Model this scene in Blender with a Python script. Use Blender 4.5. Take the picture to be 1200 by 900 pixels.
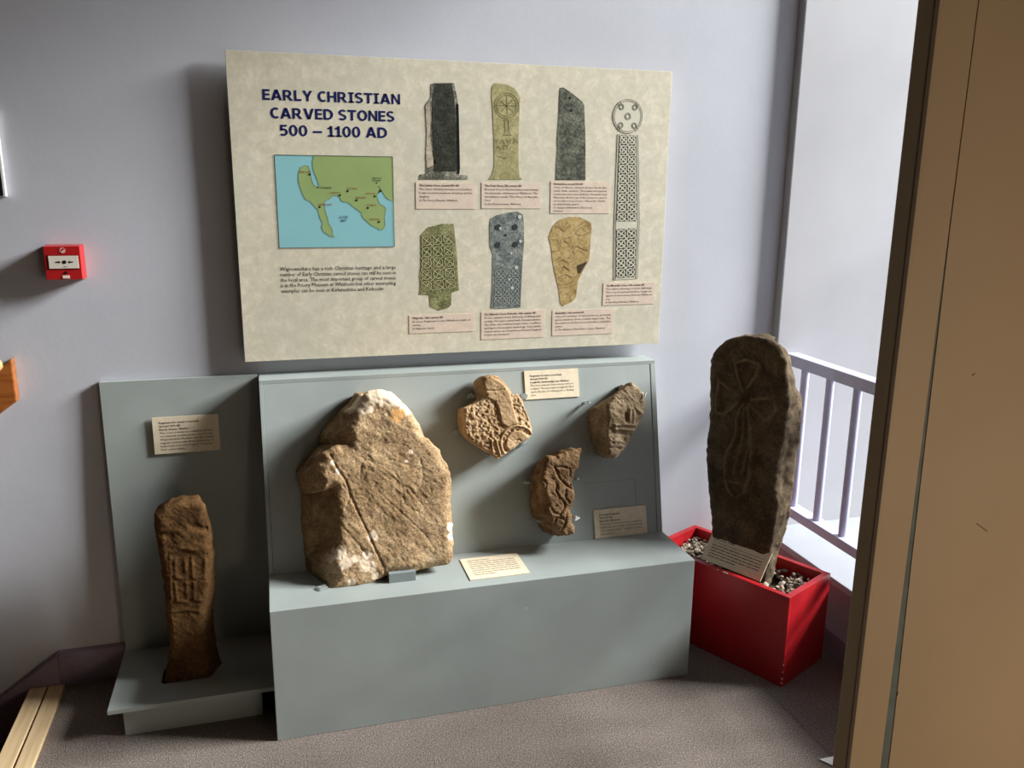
import bpy, bmesh, math, random
import numpy as np
from mathutils import Vector, Matrix
from mathutils.geometry import delaunay_2d_cdt

for _o in list(bpy.data.objects):
    bpy.data.objects.remove(_o, do_unlink=True)
SC = bpy.context.scene
COL = SC.collection
random.seed(4)

# ------------------------------------------------------------------ camera
yaw, pitch, roll = 0.2801, 0.2343, 0.0099
_F = Vector((math.sin(yaw)*math.cos(pitch), math.cos(yaw)*math.cos(pitch), -math.sin(pitch)))
_R = Vector((math.cos(yaw), -math.sin(yaw), 0))
_U = _R.cross(_F)
_R2 = math.cos(roll)*_R + math.sin(roll)*_U
_U2 = -math.sin(roll)*_R + math.cos(roll)*_U
cam = bpy.data.cameras.new('camera')
cam.sensor_width = 36.0
cam.lens = 992.12*36/1200
cam.clip_start = 0.05
camo = bpy.data.objects.new('camera', cam)
COL.objects.link(camo)
camo.matrix_world = Matrix(((_R2.x, _U2.x, -_F.x, -0.2594), (_R2.y, _U2.y, -_F.y, -2.58),
                            (_R2.z, _U2.z, -_F.z, 1.4928), (0, 0, 0, 1)))
SC.camera = camo

# ------------------------------------------------------------------ light
W = bpy.data.worlds.new('overcast_sky')
SC.world = W
W.use_nodes = True
bg = W.node_tree.nodes['Background']
bg.inputs[0].default_value = (0.86, 0.93, 1.0, 1)   # overcast sky outside the stair window
bg.inputs[1].default_value = 0.55

def area(name, loc, direction, sx, sy, energy, color):
    l = bpy.data.lights.new(name, 'AREA')
    l.shape = 'RECTANGLE'; l.size = sx; l.size_y = sy
    l.energy = energy; l.color = color
    o = bpy.data.objects.new(name, l); COL.objects.link(o)
    o.location = loc
    o.rotation_euler = Vector(direction).to_track_quat('-Z', 'Y').to_euler()
    return o
# brightest part of the sky, shining in by the tall stair window behind the railing
area('window_daylight', (9.0, -2.3, 6.0), (-8.7, 1.85, -5.0), 3.0, 2.8, 4350, (1.0, 0.985, 0.965))
# added warm fill, stands in for daylight bounced off the floor behind the camera
area('floor_bounce_fill', (1.05, -3.2, 0.9), (-0.05, 1, -0.05), 0.9, 0.4, 9.5, (1.0, 0.80, 0.58))

VS = SC.view_settings
VS.view_transform = 'Standard'; VS.look = 'None'
VS.exposure = 0.0; VS.gamma = 1.0
VS.use_curve_mapping = False
SC.display_settings.display_device = 'sRGB'

# ------------------------------------------------------------------ helpers
def lin(c):
    return tuple(((x/255)/12.92 if x/255 <= 0.04045 else ((x/255+0.055)/1.055)**2.4) for x in c)

class NT:
    def __init__(s, name):
        s.m = bpy.data.materials.new(name); s.m.use_nodes = True
        s.t = s.m.node_tree; s.b = s.t.nodes['Principled BSDF']
        s.tc = s.t.nodes.new('ShaderNodeTexCoord')
    def n(s, typ, **kw):
        nd = s.t.nodes.new(typ)
        for k, v in kw.items(): setattr(nd, k, v)
        return nd
    def l(s, a, b): s.t.links.new(a, b)
    def noise(s, scale, detail=4, rough=0.55, vec=None, dist=0.0):
        nd = s.n('ShaderNodeTexNoise')
        nd.inputs['Scale'].default_value = scale; nd.inputs['Detail'].default_value = detail
        nd.inputs['Roughness'].default_value = rough; nd.inputs['Distortion'].default_value = dist
        s.l(vec if vec is not None else s.tc.outputs['Object'], nd.inputs['Vector'])
        return nd.outputs['Fac']
    def ramp(s, fac, stops):
        r = s.n('ShaderNodeValToRGB')
        e = r.color_ramp.elements
        while len(e) < len(stops): e.new(0.5)
        for i, (p, c) in enumerate(stops):
            e[i].position = p
            e[i].color = (*lin(c), 1) if not isinstance(c, (int, float)) else (c, c, c, 1)
        s.l(fac, r.inputs[0]); return r.outputs['Color']
    def mix(s, fac, a, b, mode='MIX'):
        m = s.n('ShaderNodeMix'); m.data_type = 'RGBA'; m.blend_type = mode
        for sock, v in ((m.inputs['Factor'], fac), (m.inputs['A'], a), (m.inputs['B'], b)):
            if isinstance(v, (int, float)): sock.default_value = v
            elif isinstance(v, tuple): sock.default_value = (*lin(v), 1)
            else: s.l(v, sock)
        return m.outputs['Result']
    def bump(s, h, strength=0.3, dist=0.002):
        b = s.n('ShaderNodeBump')
        b.inputs['Strength'].default_value = strength; b.inputs['Distance'].default_value = dist
        s.l(h, b.inputs['Height']); s.l(b.outputs['Normal'], s.b.inputs['Normal'])
    def out(s, col, rough=0.6, spec=0.3):
        if isinstance(col, tuple): s.b.inputs['Base Color'].default_value = (*lin(col), 1)
        else: s.l(col, s.b.inputs['Base Color'])
        s.b.inputs['Roughness'].default_value = rough
        s.b.inputs['Specular IOR Level'].default_value = spec
        return s.m

def plain(name, c, rough=0.6, spec=0.3, var=0.06, scale=6, bump=0.0, bscale=120):
    t = NT(name)
    f = t.noise(scale, 5)
    a = tuple(max(0, x*(1-var)) for x in c); b = tuple(min(255, x*(1+var)) for x in c)
    col = t.ramp(f, [(0.3, a), (0.7, b)])
    if bump: t.bump(t.noise(bscale, 4), bump, 0.001)
    return t.out(col, rough, spec)

def stone_mat(name, dark, mid, light, scale=14, speck=0.35, patch=None, bump=0.7, wear=None):
    t = NT(name)
    f = t.noise(scale, 8, 0.65)
    col = t.ramp(f, [(0.30, dark), (0.5, mid), (0.72, light)])
    sp = t.ramp(t.noise(scale*11, 3, 0.6), [(0.40, 0.0), (0.62, 1.0)])
    col = t.mix(speck, col, t.mix(1.0, col, sp, 'MULTIPLY'))
    big = t.ramp(t.noise(scale*0.3, 3), [(0.35, tuple(x*0.86 for x in (255, 250, 240))), (0.65, (255, 255, 255))])
    col = t.mix(1.0, col, big, 'MULTIPLY')
    if patch:
        at = t.n('ShaderNodeAttribute'); at.attribute_name = 'patch'
        sep = t.n('ShaderNodeSeparateColor'); t.l(at.outputs['Color'], sep.inputs[0])
        pc = t.ramp(t.noise(60, 4), [(0.3, patch[0]), (0.7, patch[1])])
        col = t.mix(sep.outputs[0], col, pc)
        col = t.mix(sep.outputs[1], col, patch[2])
    if wear:
        at = t.n('ShaderNodeAttribute'); at.attribute_name = 'patch'
        sep = t.n('ShaderNodeSeparateColor'); t.l(at.outputs['Color'], sep.inputs[0])
        col = t.mix(sep.outputs[2], col, wear)
    h = t.mix(0.6, t.noise(scale*7, 6, 0.7), t.noise(scale*22, 3, 0.6))
    t.bump(h, bump, 0.0022)
    return t.out(col, 0.9, 0.15)

def put(o, parent=None, label=None, cat=None, group=None, kind=None):
    COL.objects.link(o)
    if parent is not None: o.parent = parent
    if label: o['label'] = label
    if cat: o['category'] = cat
    if group: o['group'] = group
    if kind: o['kind'] = kind
    return o
def wloc(o):
    v = Vector((0, 0, 0))
    while o is not None:
        v += o.location; o = o.parent
    return v
def thing(name, loc, label, cat, group=None, kind=None):
    o = bpy.data.objects.new(name, None); o.location = loc; o.empty_display_size = 0.05
    return put(o, None, label, cat, group, kind)

class MB:
    """collects world-space geometry that becomes one mesh object"""
    def __init__(s): s.v = []; s.f = []
    def add(s, vs, fs):
        n = len(s.v); s.v += [tuple(map(float, q)) for q in vs]; s.f += [tuple(i+n for i in f) for f in fs]; return s
    def box(s, a, b):
        (x0, y0, z0), (x1, y1, z1) = a, b
        return s.add([(x0,y0,z0),(x1,y0,z0),(x1,y1,z0),(x0,y1,z0),(x0,y0,z1),(x1,y0,z1),(x1,y1,z1),(x0,y1,z1)],
                     [(0,3,2,1),(4,5,6,7),(0,1,5,4),(1,2,6,5),(2,3,7,6),(3,0,4,7)])
    def obox(s, o, u, v, w, lu, lv, lw):
        """box from corner o along three unit axes"""
        o, u, v, w = Vector(o), Vector(u)*lu, Vector(v)*lv, Vector(w)*lw
        P = [o, o+u, o+u+v, o+v, o+w, o+u+w, o+u+v+w, o+v+w]
        fs = [(0,3,2,1),(4,5,6,7),(0,1,5,4),(1,2,6,5),(2,3,7,6),(3,0,4,7)]
        if u.cross(v).dot(w) < 0: fs = [f[::-1] for f in fs]
        return s.add(P, fs)
    def prism(s, poly, axis, a, b):
        """polygon of 2-tuples extruded along axis 'x','y','z' from a to b"""
        def mk(q, t): return {'x': (t, q[0], q[1]), 'y': (q[0], t, q[1]), 'z': (q[0], q[1], t)}[axis]
        n = len(poly); vs = [mk(q, a) for q in poly]+[mk(q, b) for q in poly]
        fs = [tuple(range(n)), tuple(range(2*n-1, n-1, -1))]+[(i, i+n, (i+1) % n+n, (i+1) % n) for i in range(n)]
        return s.add(vs, fs)
    def tube(s, p, q, r, n=16, r2=None, caps=True):
        p, q = Vector(p), Vector(q); d = (q-p).normalized()
        a = d.orthogonal().normalized(); b = d.cross(a); r2 = r if r2 is None else r2
        vs = [p+(a*math.cos(t)+b*math.sin(t))*r for t in (2*math.pi*i/n for i in range(n))]
        vs += [q+(a*math.cos(t)+b*math.sin(t))*r2 for t in (2*math.pi*i/n for i in range(n))]
        fs = [(i, (i+1) % n, (i+1) % n+n, i+n) for i in range(n)]
        if caps: fs += [tuple(range(n-1, -1, -1)), tuple(range(n, 2*n))]
        return s.add(vs, fs)
    def lathe(s, p, d, prof, n=20):
        """profile of (distance along d, radius)"""
        p, d = Vector(p), Vector(d).normalized(); a = d.orthogonal().normalized(); b = d.cross(a)
        vs = []
        for h, r in prof:
            vs += [p+d*h+(a*math.cos(t)+b*math.sin(t))*r for t in (2*math.pi*i/n for i in range(n))]
        fs = []
        for k in range(len(prof)-1):
            fs += [(k*n+i, k*n+(i+1) % n, (k+1)*n+(i+1) % n, (k+1)*n+i) for i in range(n)]
        fs += [tuple(range(n-1, -1, -1)), tuple(range((len(prof)-1)*n, len(prof)*n))]
        return s.add(vs, fs)
    def build(s, name, mat, parent=None, base=None, bevel=0.0, smooth=False, fix=True, **kw):
        base = Vector(base) if base is not None else (wloc(parent) if parent is not None else Vector((0, 0, 0)))
        me = bpy.data.meshes.new(name)
        me.from_pydata([tuple(Vector(q)-base) for q in s.v], [], s.f)
        bm = bmesh.new(); bm.from_mesh(me)
        if fix: bmesh.ops.recalc_face_normals(bm, faces=bm.faces)
        if bevel:
            es = [e for e in bm.edges if len(e.link_faces) == 2 and e.calc_face_angle(0) > 0.5]
            bmesh.ops.bevel(bm, geom=es, offset=bevel, segments=2, affect='EDGES', profile=0.6, clamp_overlap=True)
        bm.to_mesh(me); bm.free()
        if smooth:
            me.shade_smooth() if hasattr(me, 'shade_smooth') else None
            if smooth != 'all': me.set_sharp_from_angle(angle=math.radians(40))
        me.materials.append(mat)
        o = bpy.data.objects.new(name, me)
        if parent is None: o.location = base
        else: o.location = base-wloc(parent)
        return put(o, parent, **kw)

# numpy value noise
def _hash(i, j, k, seed):
    h = (i.astype(np.int64)*374761393+j.astype(np.int64)*668265263+k.astype(np.int64)*2147483647+seed*1274126177) & 0xffffffff
    h = ((h ^ (h >> 13))*1274126177) & 0xffffffff
    h = h ^ (h >> 16)
    return (h & 0xffff)/65535.0
def vnoise(P, seed=0):
    I = np.floor(P).astype(np.int64); f = P-I; f = f*f*(3-2*f)
    r = 0
    for a in (0, 1):
        for b in (0, 1):
            for c in (0, 1):
                w = (f[:, 0] if a else 1-f[:, 0])*(f[:, 1] if b else 1-f[:, 1])*(f[:, 2] if c else 1-f[:, 2])
                r = r+w*_hash(I[:, 0]+a, I[:, 1]+b, I[:, 2]+c, seed)
    return r*2-1
def fbm(P, scale, octv=4, seed=0, gain=0.5):
    r = np.zeros(len(P)); a = 1.0
    for k in range(octv):
        r += a*vnoise(P*scale*(2**k)+k*17.3, seed+k); a *= gain
    return r
def seg_dist(Q, pl):
    d = np.full(len(Q), 1e9)
    pl = np.array(pl, float)
    for a, b in zip(pl[:-1], pl[1:]):
        ab = b-a; L2 = max(ab@ab, 1e-12)
        t = np.clip(((Q-a)@ab)/L2, 0, 1)
        d = np.minimum(d, np.hypot(*(Q-a-t[:, None]*ab).T))
    return d
def inside(Q, poly):
    r = np.zeros(len(Q), bool); n = len(poly)
    for i in range(n):
        (x1, y1), (x2, y2) = poly[i], poly[(i+1) % n]
        c = (y1 > Q[:, 1]) != (y2 > Q[:, 1])
        r ^= c & (Q[:, 0] < (x2-x1)*(Q[:, 1]-y1)/((y2-y1) if y2 != y1 else 1e-9)+x1)
    return r

# ------------------------------------------------------------------ measured outlines in metres
STONES = {
 'big': {'fr': 'panel', 'wf': 0.134, 'wb': 0.0, 'front': [(-0.1418, -0.0376), (-0.1325, 0.0037), (-0.1371, 0.0444), (-0.1231, 0.0855), (-0.121, 0.1634), (-0.1203, 0.2156), (-0.1185, 0.2463), (-0.1493, 0.2372), (-0.1591, 0.2688), (-0.1614, 0.3092), (-0.1455, 0.3459), (-0.1002, 0.3615), (-0.0675, 0.3567), (-0.0746, 0.3979), (-0.0534, 0.4373), (-0.035, 0.4674), (-0.0264, 0.491), (-0.0086, 0.5105), (0.0132, 0.5129), (0.041, 0.5089), (0.0679, 0.4962), (0.0862, 0.4746), (0.1112, 0.4425), (0.1238, 0.4184), (0.1363, 0.3893), (0.1471, 0.3638), (0.1596, 0.3612), (0.1761, 0.3368), (0.1942, 0.3069), (0.2124, 0.2805), (0.2157, 0.2447), (0.2154, 0.2127), (0.2146, 0.1839), (0.2099, 0.1486), (0.214, 0.1022), (0.2131, 0.0598), (0.2084, 0.0141), (0.2003, -0.0027), (0.1577, -0.0069), (0.1228, -0.011), (0.086, -0.0117), (0.0341, -0.013), (0.0094, -0.0198), (-0.0189, -0.0284), (-0.037, -0.0323), (-0.0718, -0.0412), (-0.1142, -0.0428)], 'back': [(-0.1777, -0.0395), (-0.2017, 0.0078), (-0.204, 0.0526), (-0.2066, 0.0925), (-0.2063, 0.142), (-0.2041, 0.1814), (-0.2043, 0.2211), (-0.2058, 0.2362), (-0.209, 0.2662), (-0.2121, 0.2963), (-0.1912, 0.3244), (-0.1531, 0.354), (-0.1476, 0.3636), (-0.1462, 0.3885), (-0.1248, 0.4197), (-0.1014, 0.4408), (-0.0623, 0.4737), (-0.0331, 0.5024), (0.0141, 0.4985), (0.0405, 0.4947), (0.0661, 0.4826), (0.0834, 0.4621), (0.1072, 0.4316), (0.1192, 0.4087), (0.131, 0.3811), (0.1413, 0.3568), (0.1532, 0.3544), (0.1688, 0.3312), (0.186, 0.3028), (0.2033, 0.2777), (0.2065, 0.2437), (0.2062, 0.2133), (0.2054, 0.1859), (0.201, 0.1524), (0.2048, 0.1083), (0.204, 0.068), (0.1995, 0.0246), (0.1918, 0.0087), (0.1514, 0.0047), (0.1182, 0.0008), (0.0832, 0.0001), (0.0339, -0.0011), (0.0105, -0.0076), (-0.0164, -0.0158), (-0.0336, -0.0195), (-0.0667, -0.0279), (-0.1069, -0.0294)], 'grooves': [(0.0022, 0.0018, [(0.07, 0.1819), (0.0857, 0.1877), (0.1, 0.1964), (0.1124, 0.2077), (0.1224, 0.2211), (0.1296, 0.2364), (0.1337, 0.2527), (0.1347, 0.2697), (0.1325, 0.2866), (0.1271, 0.3028), (0.1187, 0.3178), (0.1078, 0.331), (0.0946, 0.342), (0.0796, 0.3503), (0.0635, 0.3556), (0.0467, 0.3578), (0.03, 0.3569), (0.0138, 0.3528), (-0.0013, 0.3458), (-0.0147, 0.3361), (-0.0259, 0.324), (-0.0347, 0.31), (-0.0407, 0.2945), (-0.0436, 0.2782), (-0.0435, 0.2615), (-0.0403, 0.2451)]), (0.003, 0.006, [(-0.1227, 0.337), (-0.1073, 0.3001), (-0.0848, 0.2624), (-0.0732, 0.2185), (-0.055, 0.1666), (-0.0362, 0.1217), (-0.0147, 0.062), (0.0073, 0.0093), (0.0113, -0.02)]), (0.0018, 0.0015, [(-0.0512, 0.2308), (-0.0106, 0.3139), (0.0523, 0.2762), (0.062, 0.2572)]), (0.0018, 0.0015, [(0.062, 0.2572), (0.0957, 0.269), (0.1407, 0.2799)]), (0.0018, 0.0014, [(-0.0177, 0.3145), (0.0236, 0.2822), (0.058, 0.2503), (0.0917, 0.2036), (0.1175, 0.1428)]), (0.0018, 0.0014, [(0.058, 0.2503), (0.0699, 0.2056), (0.0604, 0.1701)]), (0.002, 0.0025, [(0.0056, 0.2222), (0.0464, 0.1787), (0.1291, 0.0905), (0.1559, 0.0438)]), (0.002, 0.002, [(-0.0491, 0.2666), (-0.0043, 0.2989), (0.047, 0.3094), (0.0971, 0.2908)]), (0.003, 0.004, [(-0.0926, 0.2488), (-0.0732, 0.2185), (-0.0893, 0.1842)]), (0.003, 0.003, [(-0.1154, 0.1581), (-0.0666, 0.089), (-0.0404, 0.0504)]), (0.002, 0.002, [(0.1745, 0.3436), (0.2012, 0.2898)]), (0.003, 0.003, [(0.0716, 0.2345), (0.0931, 0.2254), (0.1133, 0.1943), (0.1335, 0.1632), (0.1037, 0.1587), (0.0758, 0.1832), (0.0716, 0.2345)])], 'blobs': [(-0.027, 0.4814, 0.0286), (0.0025, 0.4942, 0.0288), (0.0289, 0.4926, 0.0265), (0.0527, 0.4863, 0.0243), (0.0737, 0.4705, 0.0146), (0.0923, 0.4547, 0.0147), (0.1039, 0.4442, 0.0123), (-0.0566, 0.4639, 0.0142), (-0.0686, 0.4599, 0.0094), (-0.0162, 0.0981, 0.0119), (-0.1105, 0.0604, 0.0186), (-0.1004, 0.0332, 0.0163), (-0.1368, 0.0491, 0.0115), (-0.0382, 0.0478, 0.0118), (-0.0377, 0.0167, 0.019), (-0.0692, 0.044, 0.0094), (0.2068, 0.0997, 0.0125), (0.2079, 0.0775, 0.01), (-0.1174, 0.4296, 0.007), (0.1019, 0.3294, 0.0061), (0.0879, 0.3013, 0.0061), (0.0668, 0.4368, 0.017, 1), (0.0841, 0.4405, 0.0122, 1), (-0.1043, 0.2903, 0.0093), (-0.1194, 0.313, 0.007), (-0.0848, -0.0207, 0.0094), (-0.018, -0.0142, 0.0094)]},
 'crosshead': {'fr': 'panel', 'wf': 0.075, 'wb': 0.012, 'front': [(0.373, 0.2825), (0.3586, 0.2949), (0.3364, 0.3112), (0.3114, 0.3318), (0.2865, 0.3515), (0.2799, 0.3708), (0.2827, 0.4155), (0.2766, 0.4427), (0.3059, 0.4511), (0.3303, 0.4611), (0.3495, 0.4728), (0.3456, 0.4936), (0.3392, 0.5172), (0.3482, 0.5347), (0.3671, 0.5394), (0.3933, 0.5323), (0.4111, 0.5107), (0.4252, 0.4878), (0.4325, 0.4757), (0.4477, 0.4767), (0.4622, 0.4592), (0.4683, 0.4325), (0.4813, 0.3947), (0.4874, 0.3636), (0.4885, 0.3525), (0.4737, 0.338), (0.4455, 0.3255), (0.4212, 0.3082), (0.3965, 0.2956)], 'back': [(0.3735, 0.2891), (0.3599, 0.3009), (0.3434, 0.3066), (0.3101, 0.3327), (0.2848, 0.3554), (0.27, 0.3747), (0.2695, 0.4087), (0.2716, 0.4425), (0.3015, 0.4511), (0.3322, 0.4676), (0.328, 0.4862), (0.3261, 0.4995), (0.3275, 0.5205), (0.3419, 0.5355), (0.3679, 0.5332), (0.3928, 0.5264), (0.4097, 0.5059), (0.4231, 0.4841), (0.4301, 0.4726), (0.4445, 0.4736), (0.4583, 0.457), (0.4641, 0.4316), (0.4764, 0.3957), (0.4822, 0.3662), (0.4833, 0.3556), (0.4692, 0.3418), (0.4424, 0.33), (0.4193, 0.3135), (0.3959, 0.3016)], 'raised': [(0.003, 0.005, [(0.3508, 0.4696), (0.3768, 0.4569), (0.3844, 0.4266), (0.3897, 0.389), (0.4101, 0.3765), (0.442, 0.3893), (0.4394, 0.4082), (0.43, 0.4425), (0.4261, 0.4727), (0.4035, 0.5114), (0.3665, 0.5357), (0.3346, 0.5151)]), (0.002, 0.004, [(0.4779, 0.3247), (0.4776, 0.3328), (0.4754, 0.3407), (0.4715, 0.348), (0.466, 0.3543), (0.4593, 0.3593), (0.4517, 0.3628), (0.4435, 0.3647), (0.435, 0.3649), (0.4268, 0.3633), (0.4191, 0.36), (0.4124, 0.3552), (0.4069, 0.3492), (0.4029, 0.3421), (0.4006, 0.3344), (0.4001, 0.3263), (0.4014, 0.3184), (0.4044, 0.3108), (0.409, 0.304), (0.415, 0.2983), (0.4222, 0.2939), (0.4301, 0.2912), (0.4385, 0.2901), (0.4469, 0.2907), (0.4549, 0.2931), (0.4622, 0.2971), (0.4684, 0.3026), (0.4733, 0.3092), (0.4765, 0.3167), (0.4779, 0.3247)])], 'ridges': [(0.003, 0.005, [(0.4838, 0.2982), (0.4892, 0.3079), (0.4922, 0.3185), (0.4929, 0.3295), (0.4911, 0.3404), (0.487, 0.3507), (0.4806, 0.36), (0.4724, 0.3678), (0.4627, 0.3737), (0.452, 0.3776), (0.4407, 0.3792), (0.4293, 0.3785), (0.4184, 0.3755), (0.4084, 0.3703), (0.3998, 0.3633), (0.393, 0.3546), (0.3882, 0.3448), (0.3857, 0.3342), (0.3856, 0.3233), (0.3879, 0.3126), (0.3925, 0.3025), (0.3991, 0.2936), (0.4075, 0.2862), (0.4174, 0.2806)]), (0.0025, 0.005, [(0.356, 0.3431), (0.3593, 0.3057)]), (0.0025, 0.005, [(0.3711, 0.3401), (0.3815, 0.2929)])], 'grooves': [(0.002, 0.006, [(0.4346, 0.3355), (0.4426, 0.3387), (0.448, 0.3327)]), (0.0025, 0.004, [(0.3484, 0.4921), (0.3788, 0.4885), (0.4061, 0.4925)])], 'peck': 0.0045},
 'crescent': {'fr': 'panel', 'wf': 0.115, 'wb': 0.015, 'front': [(0.5559, 0.04), (0.5387, 0.0539), (0.5225, 0.0793), (0.4996, 0.1158), (0.5105, 0.1419), (0.5003, 0.1772), (0.4944, 0.222), (0.5077, 0.2586), (0.5181, 0.2816), (0.5435, 0.283), (0.5767, 0.2908), (0.6066, 0.2973), (0.6287, 0.2972), (0.624, 0.2708), (0.6179, 0.2497), (0.6076, 0.2332), (0.5908, 0.2002), (0.5981, 0.1752), (0.5922, 0.1414), (0.5794, 0.1149), (0.5841, 0.0802), (0.5889, 0.0418)], 'back': [(0.5695, 0.022), (0.5419, 0.0301), (0.5125, 0.0517), (0.4923, 0.0829), (0.4829, 0.1077), (0.4802, 0.1503), (0.4858, 0.2055), (0.5061, 0.2464), (0.5389, 0.2758), (0.5445, 0.278), (0.576, 0.2855), (0.6044, 0.2916), (0.6254, 0.2915), (0.621, 0.2665), (0.6152, 0.2464), (0.6054, 0.2307), (0.5894, 0.1994), (0.5963, 0.1756), (0.5907, 0.1435), (0.5786, 0.1184), (0.583, 0.0854), (0.5876, 0.0489)], 'grooves': [(0.0035, 0.009, [(0.5375, 0.2475), (0.547, 0.2279), (0.5531, 0.2102), (0.5701, 0.1932), (0.5838, 0.18)]), (0.003, 0.007, [(0.5375, 0.2475), (0.5629, 0.2472), (0.5878, 0.2383), (0.5846, 0.2178)]), (0.0035, 0.009, [(0.543, 0.1956), (0.5381, 0.1772), (0.5457, 0.1559), (0.5608, 0.1374), (0.5619, 0.127), (0.544, 0.1047), (0.5265, 0.1132), (0.5183, 0.1242)]), (0.003, 0.007, [(0.5295, 0.13), (0.5413, 0.1443), (0.5474, 0.154)]), (0.003, 0.008, [(0.5343, 0.0953), (0.5487, 0.0939), (0.5607, 0.0825), (0.5541, 0.066), (0.5444, 0.0567), (0.5289, 0.0685), (0.5265, 0.0858), (0.5343, 0.0953)]), (0.003, 0.006, [(0.4943, 0.222), (0.509, 0.2002), (0.502, 0.1769)]), (0.003, 0.007, [(0.5881, 0.19), (0.5693, 0.1813), (0.5658, 0.1575), (0.5771, 0.1359)]), (0.003, 0.006, [(0.58, 0.1253), (0.5643, 0.1096), (0.5611, 0.0893)])], 'rough': 1.6, 'spine': [(0.5498, 0.2689), (0.5579, 0.069)]},
 'barred': {'fr': 'panel', 'wf': 0.115, 'wb': 0.0, 'front': [(0.7344, 0.257), (0.7156, 0.2708), (0.7123, 0.2954), (0.7158, 0.3443), (0.7178, 0.3922), (0.7202, 0.4263), (0.7417, 0.4501), (0.7758, 0.4698), (0.8079, 0.4895), (0.83, 0.4728), (0.8456, 0.4533), (0.8509, 0.4343), (0.8493, 0.413), (0.8442, 0.3912), (0.8255, 0.3645), (0.803, 0.3318), (0.7735, 0.2908), (0.7519, 0.268)], 'back': [(0.7366, 0.2631), (0.7297, 0.2603), (0.7107, 0.281), (0.7014, 0.3281), (0.6998, 0.3748), (0.7012, 0.4157), (0.7419, 0.4324), (0.8093, 0.4643), (0.8064, 0.484), (0.8274, 0.4681), (0.8423, 0.4496), (0.8473, 0.4315), (0.8458, 0.4113), (0.8409, 0.3906), (0.8232, 0.3652), (0.8018, 0.3341), (0.7738, 0.2952), (0.7532, 0.2735)], 'ridges': [(0.005, 0.007, [(0.7419, 0.3608), (0.7717, 0.3603), (0.8115, 0.3561)]), (0.004, 0.006, [(0.7427, 0.3484), (0.7739, 0.3447), (0.8036, 0.3396)]), (0.005, 0.007, [(0.7934, 0.4068), (0.7891, 0.37)]), (0.004, 0.006, [(0.8065, 0.4029), (0.8022, 0.366)]), (0.004, 0.006, [(0.7419, 0.3608), (0.7393, 0.3471)]), (0.005, 0.006, [(0.8153, 0.4085), (0.8309, 0.392)]), (0.004, 0.004, [(0.7186, 0.3348), (0.7224, 0.3192)]), (0.005, 0.004, [(0.7368, 0.312), (0.7516, 0.3109)])], 'grooves': [(0.004, 0.005, [(0.7233, 0.3314), (0.7159, 0.3196)]), (0.004, 0.006, [(0.7205, 0.2917), (0.7664, 0.2867)]), (0.003, 0.006, [(0.7792, 0.3953), (0.7775, 0.3707)]), (0.003, 0.004, [(0.7336, 0.3368), (0.7893, 0.3267)])], 'rough': 1.3},
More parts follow.
